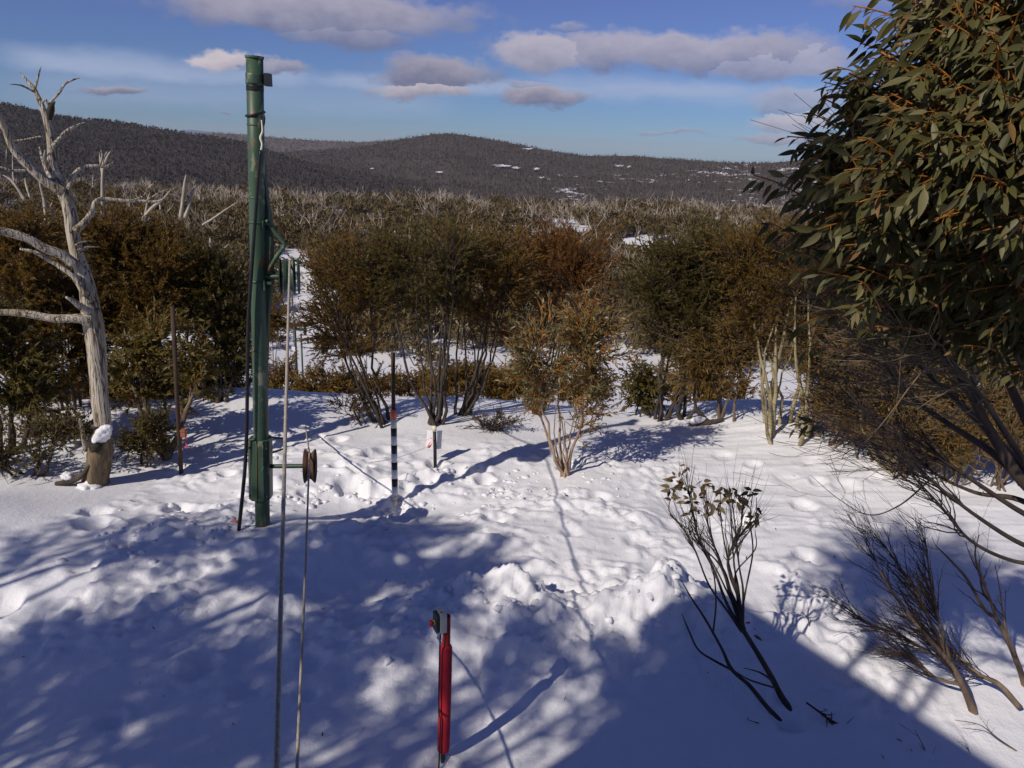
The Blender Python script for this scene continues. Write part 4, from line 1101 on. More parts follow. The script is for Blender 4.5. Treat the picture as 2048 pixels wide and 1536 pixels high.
def tower():
    root = thing('lift_tower', TB, 'tall green steel lift pole with sheave wheels and black hose', 'lift pole')
    b0 = TB + [0, 0, -.3]
    top = P(509, 112, TY)
    def on(py, dx=0., dy=0.):
        """point on the pole axis at photo row py"""
        lo, hi = 0., 1.
        for _ in range(40):
            md = (lo + hi) / 2; p = TB + (top - TB) * md; d = p - CAM
            y = 768 - FPX * (d @ _u) / (d @ _f)
            if y > py: lo = md
            else: hi = md
        return TB + (top - TB) * lo + [dx, dy, 0]
    ax = (top - TB) / np.linalg.norm(top - TB)
    RP = .074
    def cyl(name, p, q, r, mat, sides=20, smooth=True, parent=root):
        g = Geo(); n = 6
        W = np.linspace(0, 1, n)[:, None] * (np.asarray(q) - p) + p
        g.tube(W - TB, np.full(n, r), sides); return g.build(name, [M[mat]], parent, smooth)
    cyl('pole', b0, top, RP, 'green', 24)
    cyl('cap', on(117), on(103), RP + .008, 'green', 24)
    cyl('collar', on(169), on(147), RP + .006, 'green', 24)
    cyl('black_band', on(182), on(171), RP + .003, 'black', 24)
    s = mpp(on(160))
    g = Geo(); g.box(on(159, .118, 0) - TB, (.022, .05, 12 * s)); g.box(on(159, .09, .0) - TB, (.02, .015, 5 * s)); g.build('bracket', [M['black']], root, False)
    # strap with knot
    g = Geo(); c = on(228); a = np.linspace(0, 2 * math.pi, 26)
    W = np.stack([np.cos(a) * (RP + .006), np.sin(a) * (RP + .006), .02 * np.sin(a * 1 + 1.)], -1) + c
    g.tube(W - TB, .011, 8, cap=False); W2 = np.array([c + [RP, -.03, .03], c + [RP + .02, -.04, -.03], c + [RP + .012, -.045, -.09]])
    g.tube(W2 - TB, .008, 6); g.build('strap', [M['black']], root)
    # long back channel that stiffens the shaded side
    g = Geo()
    for sx in (0,):
        pts = [(on(320, .052, .03), .012), (on(400, .065, .03), .03), (on(455, .085, .03), .048), (on(560, .085, .03), .048), (on(640, .06, .03), .03), (on(780, .045, .03), .012)]
        V = []; 
        for p, h in pts:
            V += [p + [-.01, -.03, 0], p + [h, -.03, 0], p + [h, .05, 0], p + [-.01, .05, 0]]
        V = np.array(V) - TB; F = []
        for k in range(len(pts) - 1):
            for j in range(4): F.append([k * 4 + j, k * 4 + (j + 1) % 4, k * 4 + 4 + (j + 1) % 4, k * 4 + 4 + j])
        g.add(V, [np.array(F), np.array([[0, 1, 2, 3], [20, 21, 22, 23]])])
    g.build('channel', [M['green_dark']], root, False)
    for py in (444, 562):
        g = Geo(); g.tube(np.array([on(py + 2), on(py - 2)]) - TB, RP + .005, 24); g.build('clamp_ring', [M['green']], root)
        g = Geo(); g.box(on(py + 6, .075, -.05) - TB, (.008, .014, .05)); g.box(on(py + 2, .11, -.03) - TB, (.03, .012, .012)); g.build('clamp_bolt', [M['green']], root, False)
    # sleeve: two angle halves with a seam
    t, u_ = on(876), on(994)
    for sgn, nm in ((-1, 'sleeve_half'), (1, 'sleeve_half')):
        g = Geo(); prof_ = [(.006, -.108), (.060, -.105), (.108, -.055), (.108, .055), (.06, .105), (.006, .105)]
        V = np.array([[sgn * x, y, 0] + e - TB for e in (u_, t) for x, y in prof_]); n = 6
        F = [[k, (k + 1) % n, n + (k + 1) % n, n + k] for k in range(n)]
        g.add(V, [np.array(F), np.arange(n)[None], np.arange(n, 2 * n)[None]])
        g.build(nm, [M['green']], root, False)
    g = Geo(); g.tube(np.array([on(884), on(878)]) - TB, RP + .012, 24); g.build('sleeve_collar', [M['green_dark']], root)
    g = Geo(); g.tube(np.array([on(990, -.004, -.106), on(880, -.004, -.106)]) - TB, .005, 6); g.build('rust_seam', [M['rust']], root)
    for py in (890, 985):
        for dx in (-.085, .085):
            g = Geo(); c_ = on(py, dx, -.082); g.lathe([(-.02, .001), (-.02, .011), (.012, .011), (.012, .001)], c_ - TB, (.25 * np.sign(dx), -1, 0), 6); g.build('bolt', [M['rust']], root, False)
    for py in (250, 395, 700):
        g = Geo(); g.tube(np.array([on(py + 1.2), on(py - 1.2)]) - TB, RP + .0035, 24); g.build('weld_ring', [M['green']], root)
    # short steps behind sleeve
    for py, a, c in ((876, (545, 875), (572, 877)), (900, (545, 905), (572, 896))):
        p, q = P(*a, TY + .12), P(*c, TY + .2); g = Geo(); g.tube(np.array([p, q]) - TB, .010, 8); g.build('rod', [M['rust_dark']], root)
    # upper arm, bent rod and sheave
    WC = P(579, 552, TY - .02)
    cyl('upper_arm', on(553, .05, 0), WC + [.02, 0, 0], .018, 'green', 12)
    g = Geo(); W, r = px_limb([(532, 440, 4.5), (548, 462, 4.5), (566, 484, 4.5), (567, 494, 4.5), (552, 516, 4.5), (536, 542, 4.5)], TY - .02, 22); g.tube(W - TB, r, 8); g.build('bent_rod', [M['green']], root)
    def sheave(nm, c, Rr, w, mats, yaw):
        axis = np.array([math.cos(yaw), math.sin(yaw), 0])
        g = Geo(); h = w / 2
        g.lathe([(-h * .25, .03), (-h * .25, Rr * .8), (-h * .35, Rr * .82), (-h, Rr), (-h * .92, Rr * 1.01), (-h * .18, Rr * .76), (h * .18, Rr * .76), (h * .92, Rr * 1.01), (h, Rr), (h * .35, Rr * .82), (h * .25, Rr * .8), (h * .25, .03)], c - TB, axis, 32)
        wh = g.build(nm, [M[mats[0]]], root)
        g = Geo(); g.lathe([(-h * 1.1, 0.001), (-h * 1.1, .045), (h * 1.1, .045), (h * 1.1, .001)], c - TB, axis, 14); g.build('hub', [M[mats[1]]], wh, False)
        g = Geo(); g.lathe([(-.001, .001), (-h * .08, Rr * .1), (-h * .08, Rr * .74), (h * .08, Rr * .74), (h * .08, .05)], c - TB, axis, 28); g.build('web', [M[mats[1]]], wh, False)
        return axis
    k1 = 37 * mpp(WC)
    sheave('sheave_wheel', WC, k1, 20 * mpp(WC), ('green', 'green_dark'), R(12))
    # guard plates each side
    for sx in (-1, 1):
        g = Geo(); g.lathe([(-.006, .001), (-.006, k1 * .98), (.006, k1 * .98), (.006, .001)], WC + [sx * .082, sx * .015, 0] - TB, np.array([math.cos(R(12)), math.sin(R(12)), 0]), 30); g.build('guard_plate', [M['green'] if sx > 0 else M['green_dark']], root, False)
    LC = P(620, 932, TY - .05)
    cyl('lower_arm', on(932, .09, 0), LC, .022, 'green_dark', 12)
    k2 = 34 * mpp(LC)
    sheave('return_sheave_wheel', LC, k2, 21 * mpp(LC), ('rust', 'rust_dark'), R(8))
    # black hose down the front, pale tape at its upper end
    g = Geo(); W, r = px_limb([(521, 300, 2.8), (516, 360, 3.2), (511, 430, 3.4), (506, 500, 3.6), (501, 570, 3.8), (497, 640, 3.8), (495, 730, 3.8), (494, 830, 3.8), (491, 920, 3.8), (485, 990, 3.8), (477, 1066, 3.8)], TY - .13, 60)
    g.tube(W - TB, r, 10); g.build('hose', [M['black']], root)
    g = Geo(); W, r = px_limb([(523, 240, 1.2), (525, 262, 2), (521, 275, 2.6), (524, 288, 2), (522, 302, 2.2)], TY - .09, 18); g.tube(W - TB, r, 6); g.build('tape', [M['cream']], root)
    g = Geo(); W, r = px_limb([(462, 1043, 1.5), (468, 1041, 3), (476, 1044, 3)], TY - .13, 8); g.tube(W - TB, r, 6); g.build('hose_clip', [M['redorange']], root)
    return WC, k1, LC, k2


WC, K1, LC, K2 = tower()


def second_tower(px, ptop, pbot, Y, label, hw, sign=True):
    top = P(px, ptop, Y); x = top[0]; bz = float(H(x, Y)); b = np.array([x, Y, bz])
    root = thing('lift_tower', b, label, 'lift pole')
    g = Geo(); r = hw * mpp(top); g.tube(np.array([[0, 0, -.3], [0, 0, (top[2] - bz) * .5], [0, 0, top[2] - bz]]), r, 12); g.build('pole', [M['green_dark']], root)
    g = Geo(); g.box(np.array([.25, 0, top[2] - bz - .5]), (.3, .05, .05)); g.build('arm', [M['green_dark']], root, False)
    g = Geo(); g.lathe([(-.06, .02), (-.06, .3), (.06, .3), (.06, .02)], np.array([.55, 0, top[2] - bz - .5]), (1, .2, 0), 18); g.build('sheave_wheel', [M['green_dark']], root, False)
    if sign:
        c = P(px, 698, Y) - b; g = Geo(); g.box(c + [0, -r - .03, 0], (.09, .01, .15)); g.build('marker_plate', [M['white']], root, False)


second_tower(588, 640, 800, 40, 'second green lift pole with white plate down the slope behind the ropes', 3.2)
second_tower(602, 668, 780, 62, 'thin third lift pole far down the snow run', 1.8, False)


def rope(label, pts, r, seed):
    pts = np.asarray(pts, float); n = len(pts)
    L = np.concatenate([[0], np.cumsum(np.linalg.norm(np.diff(pts, axis=0), axis=1))])
    k = np.minimum(np.arange(0, L[-1], .02), L[-1])
    k = k[k < 14] if L[-1] > 14 else k
    k = np.concatenate([k, np.linspace(k[-1] + .5, L[-1], 40)]) if L[-1] > 15 else k
    W = np.stack([np.interp(k, L, pts[:, j]) for j in range(3)], -1)
    def lob(B, N, a):
        ph = (k * 2 * math.pi / .13)[None, :, None]
        return 1 + .10 * np.cos(6 * a[None, None, :] + ph)
    g = Geo(); g.tubes(W[None], np.full((1, len(W)), r), 14, 0, lobes=lob)
    tag(g.build('haul_rope', [M['rope']]), label, 'rope')


top1 = WC + [0.01, 0, K1 * .80]
near1 = P(553, 1536, 2.25); far1 = P(589, 660, 40)
ext1 = near1 + (near1 - top1) * .45
rope('thick steel haul rope running from the upper green sheave down to the frame bottom', np.vstack([ext1, near1, top1, (top1 * .6 + far1 * .4) - [0, 0, .5], far1]), .0105, 1)
top2 = LC + [0.0, 0, K2 * .80]
near2 = P(594, 1536, 3.1); far2 = P(600, 760, 40); far2[2] = H(far2[0], far2[1]) + 1.2
ext2 = near2 + (near2 - top2) * .6
mid2 = P(609, 842, 12.0)
rope('thinner steel return rope running from the rusty lower sheave to the frame bottom', np.vstack([ext2, near2, (near2 + top2) / 2 - [0.0, 0, .05], top2, mid2, P(608, 800, 16), far2]), .0085, 2)


# ------------------------------------------------------------------ marker poles
def striped():
    b = gpt(790, 1004); Y = b[1]
    root = thing('marker_pole', b, 'black and white striped snow pole with orange red top band', 'marker pole')
    rows = [(818, 837, 'redorange'), (837, 855, 'cream'), (855, 871, 'blackpaint'), (871, 889, 'white'), (889, 906, 'blackpaint'), (906, 923, 'white'), (923, 938, 'blackpaint'), (938, 956, 'white'), (956, 972, 'blackpaint'), (972, 990, 'white'), (990, 997, 'cream'), (997, 1012, 'cream')]
    xx = lambda y: 787 + (y - 820) / 185 * 3
    for a, c, mt in rows:
        p, q = P(xx(a), a, Y), P(xx(c), c, Y); g = Geo(); r = 6.2 * mpp(p)
        g.tube(np.array([q, (p + q) / 2, p]) - b, r, 18); g.build('band', [M[mt]], root)
    p, q = P(786, 705, Y + .02), P(787, 818, Y); g = Geo(); g.tube(np.array([q, (p + q) / 2, p]) - b, 4.2 * mpp(p), 12); g.build('rusty_pipe', [M['rust_dark']], root)


striped()


def ribbon(root, pts, Y, b, w=2.2, name='ribbon', mat='pink'):
    g = Geo(); V = []; 
    for k, (x, y) in enumerate(pts):
        c = P(x, y, Y + .02 * math.sin(k * 1.7)); s = mpp(c) * w
        V += [c - [s * math.cos(k), s * math.sin(k) * .6, .3 * s], c + [s * math.cos(k), s * math.sin(k) * .6, .3 * s]]
    V = np.array(V) - b; n = len(pts)
    g.add(V, [np.array([[2 * k, 2 * k + 1, 2 * k + 3, 2 * k + 2] for k in range(n - 1)])]); return g.build(name, [M[mat]], root)


def sign_post():
    b = gpt(871, 936); Y = b[1]
    root = thing('sign_post', b, 'black stake with yellow top, white paper sheet and pink ribbon', 'sign')
    p, q = P(869, 862, Y), P(871, 938, Y); g = Geo(); g.tube(np.array([q - [0, 0, .15], (p + q) / 2, p]) - b, 3.4 * mpp(p), 12); g.build('stake', [M['blackpaint']], root)
    p, q = P(869, 852, Y), P(869, 862, Y); g = Geo(); g.tube(np.array([q, p]) - b, 4 * mpp(p), 12); g.build('stake_cap', [M['cream']], root)
    c = P(868, 880, Y + .05); s = mpp(c); g = Geo()
    nx, nz = 6, 7; V = []
    for j in range(nz):
        for i in range(nx):
            u, v = i / (nx - 1) - .5, j / (nz - 1) - .5
            V.append(c + [u * 30 * s + v * .01, .05 * u * u * 2 + .02 * v, v * 38 * s])
    F = [[j * nx + i, j * nx + i + 1, (j + 1) * nx + i + 1, (j + 1) * nx + i] for j in range(nz - 1) for i in range(nx - 1)]
    V = np.array(V); V2 = V + [0, .003, 0]; F = np.array(F)
    g.add(np.vstack([V, V2]) - b, [F, F[:, ::-1] + nx * nz]); g.build('paper_sheet', [M['paper']], root)
    ribbon(root, [(870, 880), (864, 882), (858, 888), (856, 896), (860, 893), (864, 886)], Y - .04, b)
    ribbon(root, [(868, 878), (860, 876), (853, 881)], Y - .05, b, 1.2)
    p, q = P(862, 890, Y - .02), P(735, 926, Y - 1.0)
    g = Geo(); W = np.linspace(0, 1, 20)[:, None] * (q - p) + p; W[:, 2] -= .04 * np.sin(np.linspace(0, math.pi, 20)); g.tube(W, .004, 6)
    tag(g.build('string', [M['paper']]), 'thin pale string stretched over the snow from the paper sign stake', 'string')


sign_post()


def left_post():
    b = gpt(361, 946); Y = b[1]
    root = thing('marker_post', b, 'thin dark rusty pole with orange brown box and pink ribbon in the leafy young gum', 'post')
    p, q = P(345, 613, Y), P(361, 940, Y); g = Geo(); g.tube(np.array([q - [0, 0, .2], (p + q) / 2, p]) - b, 4.4 * mpp(p), 12); g.build('pipe', [M['rust_dark']], root)
    c = P(367, 866, Y - .03); s = mpp(c); g = Geo(); g.box(c - b, (4.5 * s, .03, 8 * s)); g.box(c - b + [0, -.005, 5 * s], (5 * s, .032, 1 * s)); g.build('box', [M['orange_box']], root, False)
    ribbon(root, [(371, 874), (373, 880), (371, 886), (374, 891), (371, 897)], Y - .06, b, 2)


left_post()


def stop_post():
    Y = gpt(886, 1518)[1]; b = gpt(886, 1518)
    root = thing('emergency_stop_post', b, 'red foam padded post carrying a small grey switch box with red button', 'post')
    A = lambda x, y, dy=0: P(x, y, Y + dy)
    g = Geo(); g.tube(np.array([A(885, 1545), A(886, 1495)]) - b, 4.6 * mpp(b), 12); g.build('steel_post', [M['box_dark']], root)
    W, r = px_limb([(886.5, 1502, 6), (886.8, 1499, 10.5), (887, 1494, 12.2), (888.5, 1440, 12.6), (890, 1380, 12.8), (891.5, 1320, 12.6), (892, 1297, 12.3), (892.5, 1291, 10.5), (892.6, 1289, 8.2)], Y, 60)
    g = Geo(); g.tubes((W - b)[None], r[None], 22, lobes=gnarl(3, .025), cap=True); g.build('foam_sleeve', [M['redfoam']], root)
    p, q = A(892.5, 1296), A(893.3, 1232); r1 = 8 * mpp(p)
    g = Geo(); g.tube(np.array([p, (p + q) / 2, q]) - b, r1, 20, cap=False); ax = (q - p) / np.linalg.norm(q - p)
    g.lathe([(0, r1), (.004, r1 * .9), (-.02, r1 * .82), (-.03, .001)], q - b, ax, 20); g.build('tube', [M['red']], root)
    g = Geo(); g.lathe([(-.012, .001), (-.012, r1 * .8)], q - b, ax, 16); g.build('tube_plug', [M['box_dark']], root)
    # switch box: rounded body facing left, darker face plate, cream cover
    c = A(880, 1243, -.02); s = mpp(c)
    def rbox(nm, cx, w, h, d, mat, rad=.35, parent=root):
        n = 10; V = []; pr = []
        for k, (sx, sz) in enumerate(((1, 1), (-1, 1), (-1, -1), (1, -1))):
            for j in range(4):
                a = math.pi / 2 * (k + j / 3); rr = rad * d
                pr.append((sx * (d - rr) + rr * math.cos(a), sz * (h - rr) + rr * math.sin(a)))
        m_ = len(pr); yaw = R(24)
        ax_ = np.array([math.cos(yaw), math.sin(yaw), 0]); ay = np.array([-math.sin(yaw), math.cos(yaw), 0])
        for x in (-w, w):
            for (dy, dz) in pr: V.append(cx + ax_ * x + ay * dy + np.array([0, 0, dz]) - b)
        F = [[k, (k + 1) % m_, m_ + (k + 1) % m_, m_ + k] for k in range(m_)]
        g = Geo(); g.add(np.array(V), [np.array(F), np.arange(m_)[::-1][None], np.arange(m_, 2 * m_)[None]]); return g.build(nm, [M[mat]], parent, False)
    bx = rbox('switch_box', c + [3 * s, .01, 0], 6.5 * s, 23 * s, 14 * s, 'box_cream')
    rbox('face_plate', c + [-7.5 * s, 0, -1 * s], 3.2 * s, 20.5 * s, 12.5 * s, 'box_dark')
    ax2 = np.array([-math.cos(R(24)), -math.sin(R(24)), 0])
    bc = c + ax2 * 11 * s
    g = Geo(); g.lathe([(0, .001), (0, 5.6 * s), (2 * s, 5.6 * s), (2 * s, .001)], bc - b, ax2, 18); g.build('button_collar', [M['yellow']], root)
    g = Geo(); g.lathe([(1.5 * s, 3 * s), (5 * s, 3.4 * s), (6 * s, 6.8 * s), (9 * s, 7 * s), (11 * s, 5.5 * s), (11.5 * s, .001)], bc - b, ax2, 22); g.build('stop_button', [M['redbutton']], root)
    g = Geo(); g.lathe([(0, .001), (0, 2.2 * s), (.8 * s, 2.2 * s), (.8 * s, .001)], c + [3 * s, -3 * s, 22.8 * s] - b, (0, 0, 1), 12); g.build('screw', [M['box_dark']], root)
    W, r = px_limb([(882, 1266, 1.6), (880, 1285, 1.5), (879, 1320, 1.5), (877.5, 1400, 1.5), (878.5, 1430, 1.5), (881, 1440, 1.5), (880, 1480, 1.5), (877.5, 1536, 1.5), (877, 1560, 1.5)], Y - .055, 60)
    g = Geo(); g.tube(W - b, r, 8); g.build('cable', [M['black']], root)


stop_post()


# ------------------------------------------------------------------ log
def log():
    b = gpt(1410, 850); Y = b[1]
    root = thing('fallen_log', b, 'dark broken log with snow on it lying before the thicket', 'log')
    for k, l in enumerate([[(1380, 853, 6), (1395, 849, 7), (1415, 846, 6), (1432, 842, 4), (1446, 838, 2)], [(1416, 844, 5), (1405, 832, 5), (1396, 822, 4), (1390, 818, 2)]]):
        W, r = px_limb(l, Y, 20, .1 * k); g = Geo(); g.tubes((W - b)[None], r[None], 10, lobes=gnarl(k + 40, .25), cap=True); g.build('log_limb', [M['bark_dark']], root)
    W, r = px_limb([(1379, 845, 3), (1388, 841, 7), (1399, 840, 7), (1408, 838, 4), (1412, 837, 1)], Y - .01, 20); g = Geo(); g.tubes(W[None], r[None], 12, lobes=gnarl(9, .2), cap=True)
    tag(g.build('snow_clump', [M['snow']]), 'snow lying along the dark broken log', 'snow')


log()


# ------------------------------------------------------------------ leafy shoot and bare brush near the camera
def leaf_mesh(name, mat, seed, ln=1.0, wd=.22):
    rng = np.random.default_rng(seed); n = 7
    t = np.linspace(0, 1, n); w = wd * .5 * np.sin(math.pi * t ** .8) ** .85 * (1 - .15 * t); w[0] = .012; w[-1] = .004
    bend = rng.uniform(.05, .26); side = rng.uniform(-.16, .16); fold = rng.uniform(.1, .35)
    V = []
    for k in range(n):
        c = np.array([t[k], side * t[k] ** 2, -bend * t[k] ** 2])
        V += [c + [0, w[k], fold * w[k]], c, c + [0, -w[k], fold * w[k]]]
    F = []
    for k in range(n - 1):
        F += [[3 * k, 3 * k + 1, 3 * k + 4, 3 * k + 3], [3 * k + 1, 3 * k + 2, 3 * k + 5, 3 * k + 4]]
    return make_mesh(name, np.array(V) * ln, [np.array(F)], True, [mat]), np.array(V), np.array(F)


def frame_from(d, nrm):
    x = d / np.linalg.norm(d); z = nrm - x * np.dot(nrm, x); z = z / (np.linalg.norm(z) + 1e-9); y = np.cross(z, x)
    return np.stack([x, y, z], 1)


LV = [leaf_mesh('leaf', M['leaf_gum_single'], 900 + i, 1.0, .25 + .025 * (i % 4)) for i in range(8)]
LD = [leaf_mesh('leaf', M['leaf_dry_single'], 950 + i, 1.0, .36 + .06 * (i % 3)) for i in range(5)]


def put_leaf(me, parent, pos, d, nrm, size):
    o = bpy.data.objects.new('leaf', me); COL.objects.link(o); o.parent = parent
    Rm = frame_from(np.asarray(d, float), np.asarray(nrm, float)) * size
    mm = Matrix.Identity(4)
    for i in range(3):
        for j in range(3): mm[i][j] = Rm[i][j]
        mm[i][3] = pos[i]
    o.matrix_basis = mm; return o


def sub_twigs(rng, pts, rad, n, ln, ang=.5, up=.4, nseg=5, lead=None):
    """side twigs along a world polyline, returned as (B,nseg,3),(B,nseg)"""
    u = rng.uniform(.25, 1, n) * (len(pts) - 1); k = np.minimum(u.astype(int), len(pts) - 2); f = (u - k)[:, None]
    p = pts[k] * (1 - f) + pts[k + 1] * f; d = pts[k + 1] - pts[k]; d = d / (np.linalg.norm(d, axis=1, keepdims=True) + 1e-9)
    v = d + rng.normal(0, ang, (n, 3)) + (0 if lead is None else np.asarray(lead)); v /= np.linalg.norm(v, axis=1, keepdims=True)
    L = ln * rng.uniform(.45, 1.2, n)[:, None]
    e = p + v * L + np.array([0, 0, up]) * L * .35; mid = p + v * L * .5 + rng.normal(0, .06, (n, 3)) * L
    W = bez(p, mid, e, nseg); W[:, 1:] += np.cumsum(rng.normal(0, .022, (n, nseg - 1, 3)), 1) * L[:, None]
    r = np.minimum(np.interp(u, np.arange(len(rad)), rad) * .6, .006)[:, None] * np.linspace(1, .3, nseg)[None]
    return W, r


def leafy_shoot():
    b = gpt(1582, 1424); Y = b[1]; rng = np.random.default_rng(61)
    root = thing('leafy_shrub', b, 'leaning dark sapling with sparse dry leaves at its tips in the right foreground', 'shrub')
    stems = [([(1590, 1440, 9), (1582, 1422, 8.5), (1562, 1392, 8), (1546, 1360, 7.5), (1522, 1318, 7), (1500, 1282, 6.5), (1484, 1256, 6.5)], .15),
             ([(1484, 1258, 5), (1455, 1210, 4), (1428, 1140, 3.2), (1400, 1085, 2.8), (1385, 1020, 2.2), (1372, 950, 1)], .3),
             ([(1486, 1258, 5), (1478, 1200, 4.2), (1460, 1150, 3.6), (1458, 1110, 3), (1480, 1060, 2.4), (1488, 1000, 1)], .1),
             ([(1486, 1252, 4.5), (1474, 1180, 3.4), (1456, 1135, 3), (1462, 1100, 2.5), (1490, 1060, 2), (1512, 1040, 1)], -.1),
             ([(1484, 1258, 4), (1462, 1190, 3.2), (1440, 1120, 2.6), (1418, 1060, 2), (1412, 980, 1)], .2),
             ([(1486, 1250, 3.6), (1486, 1180, 3), (1478, 1130, 2.4), (1470, 1050, 1.8), (1462, 985, 1)], -.2),
             ([(1482, 1262, 3.6), (1450, 1215, 3), (1418, 1170, 2.4), (1390, 1100, 2), (1368, 1060, 1.5), (1340, 1030, .8)], .0),
             ([(1578, 1466, 8), (1569, 1452, 7), (1530, 1409, 6), (1500, 1372, 5.5), (1464, 1339, 5), (1445, 1300, 4), (1426, 1265, 3.6), (1406, 1231, 3), (1385, 1200, 2.4), (1362, 1160, 1)], -.2),
             ([(1464, 1340, 3.6), (1430, 1322, 3), (1397, 1300, 2.6), (1378, 1262, 2.2), (1364, 1228, 1)], -.2),
             ([(1426, 1266, 2.4), (1432, 1200, 2), (1424, 1130, 1.6), (1400, 1080, .8)], -.1),
             ([(1546, 1362, 3), (1520, 1345, 2.4), (1488, 1336, 1)], -.3), ([(1550, 1376, 2.6), (1500, 1360, 2), (1470, 1342, .8)], -.2),
             ([(1540, 1440, 2.4), (1520, 1446, 1.8), (1497, 1440, .8)], -.2)]
    for _ in range(9):
        tx, ty = rng.uniform(1345, 1515), rng.uniform(965, 1075); sx, sy = 1484 + rng.normal(0, 4), 1250 + rng.normal(0, 10)
        mx = sx + (tx - sx) * .45 + rng.normal(0, 10) - 14; stems.append(([(sx, sy, 2.8), ((sx + mx) / 2, sy - (sy - ty) * .28, 2.4), (mx, sy - (sy - ty) * .55, 2), (tx + rng.normal(0, 6), sy - (sy - ty) * .8, 1.5), (tx, ty, .8)], rng.uniform(-.3, .3)))
    for k, (l, dy) in enumerate(stems):
        W, r = px_limb(l, Y, len(l) * 5, dy); r = r * .78; g = Geo()
        g.tubes((W - b)[None], r[None], 9, lobes=gnarl(k + 70, .1), cap=True)
        if 1 <= k <= 6 or k in (9,):
            T, tr = sub_twigs(rng, W[len(W) // 3:], r[len(W) // 3:], 26, .28, .28, .6)
            g.tubes(T - b, tr * .85, 4, 1)
        g.build('stem', [M['bark_dark'], M['twig_dark']], root)
    tips = [(240, 180), (258, 150), (275, 130), (318, 100), (322, 82), (330, 235), (315, 200), (350, 205), (380, 225), (372, 240), (360, 290), (345, 250), (300, 190), (285, 170), (255, 205), (245, 240), (470, 280), (450, 262), (530, 215), (520, 235), (545, 205), (580, 230), (590, 262), (560, 196), (600, 272), (565, 250), (628, 330), (650, 322), (668, 332), (612, 355), (620, 200), (640, 196), (615, 225), (668, 288), (410, 165), (425, 180), (450, 250), (425, 315), (375, 300), (405, 150), (480, 190), (460, 290), (500, 250), (640, 860), (645, 895), (630, 830), (318, 250), (338, 280), (265, 190), (232, 186)]
    for (zx, zy) in tips + [(a_ + rng.normal(0, 16), c_ + rng.normal(0, 14)) for a_, c_ in tips[:43] + tips[:43]]:
        px, py = 1240 + zx / 2.415, 900 + zy / 2.415
        pos = P(px, py, Y + .1 + rng.uniform(-.15, .25)) - b
        d = np.array([rng.normal(-.1, .8), rng.normal(0, .6), rng.normal(-.15, .45)])
        put_leaf(LD[int(rng.integers(5))].__getitem__(0), root, pos, d, np.array([rng.normal(0, .5), -.9 + rng.normal(0, .4), .8]), rng.uniform(.04, .085))
    # fallen dry twig
    c = gpt(1660, 1445); root = thing('fallen_twig', c, 'dry twig with shrivelled leaves lying on shaded snow right of the leaning sapling', 'twig')
    W, r = px_limb([(1612, 1412, 2), (1640, 1432, 2.4), (1665, 1450, 2.4), (1702, 1462, 1.4)], c[1], 16); W[:, 2] += .03
    T, tr = sub_twigs(rng, W, r, 22, .10, .7, .1)
    g = Geo(); g.tube(W - c, r, 6); g.tubes(T - c, tr, 4); g.build('stem', [M['twig_dark']], root)
    for k in range(14):
        i = rng.integers(len(T)); put_leaf(LD[int(rng.integers(5))][0], root, T[i, -1] - c, rng.normal(0, 1, 3), rng.normal(0, 1, 3), rng.uniform(.02, .04))


leafy_shoot()


def brush(name, label, base_px, stems, seed, nsub=10, sub=.45, sub2=4, dY=.3, bark='bark_mid', twig='twig_dark', Yo=None, lead=(-.3, 0, .1), ang=.3, cat='shrub'):
    rng = np.random.default_rng(seed)
    b = gpt(*base_px) if Yo is None else P(*base_px, Yo)
    root = thing(name, b, label, cat)
    for k, l in enumerate(stems):
        W, r = px_limb(l, b[1], len(l) * 5, dY * rng.uniform(-1, 1)); r = r * .72; g = Geo()
        g.tubes((W - b)[None], r[None], 8, lobes=gnarl(k + seed, .12), cap=True)
        T, tr = sub_twigs(rng, W, r, nsub, sub, ang, .2, 6, lead)
        g.tubes(T - b, tr, 4, 1)
        for t_, q_ in zip(T, tr):
            T2, r2 = sub_twigs(rng, t_, q_, sub2, sub * .42, ang * 1.3, .15, 4, lead)
            g.tubes(T2 - b, np.maximum(r2, .0012), 3, 1)
        g.build('stem', [M[bark], M[twig]], root)
    return root


brush('bare_bush', 'leafless bush leaning left on the snow in the lower right corner', (1945, 1422),
      [[(1950, 1432, 12), (1940, 1405, 11), (1920, 1360, 9), (1895, 1320, 7), (1850, 1270, 6), (1810, 1220, 4), (1770, 1160, 3), (1735, 1090, 1)],
       [(1920, 1360, 7), (1890, 1300, 6), (1865, 1250, 4.5), (1830, 1180, 3.4), (1790, 1120, 2.4), (1760, 1080, 1)],
       [(1930, 1385, 6), (1895, 1330, 5), (1850, 1300, 4), (1790, 1265, 3), (1740, 1250, 2), (1700, 1220, 1)],
       [(1900, 1325, 6), (1885, 1270, 5), (1870, 1210, 4), (1860, 1150, 3), (1850, 1080, 1.4)],
       [(2040, 1415, 8), (2000, 1370, 7), (1960, 1350, 5.5), (1925, 1320, 5), (1880, 1290, 4), (1830, 1240, 2)],
       [(1925, 1370, 5), (1870, 1355, 4), (1830, 1320, 3), (1800, 1310, 1.2)]], 81, 44, .36, 6, .40)
brush('bare_sapling', 'slim dark bare sapling rising at the right edge of the lower corner', (2050, 1372),
      [[(2052, 1380, 9), (2040, 1340, 8), (2020, 1290, 7), (1995, 1240, 6), (1970, 1220, 5), (1935, 1160, 4), (1900, 1120, 3), (1870, 1090, 1)],
       [(1995, 1242, 5), (1980, 1200, 4.4), (1962, 1150, 4), (1950, 1110, 2.4), (1958, 1070, 1)], [(1985, 1210, 3.6), (1965, 1180, 3), (1958, 1120, 1.4)],
       [(2030, 1310, 4), (2010, 1250, 3), (2000, 1180, 2), (1990, 1130, 1)]], 82, 5, .28, 2, .2, lead=(-.1, 0, .1))
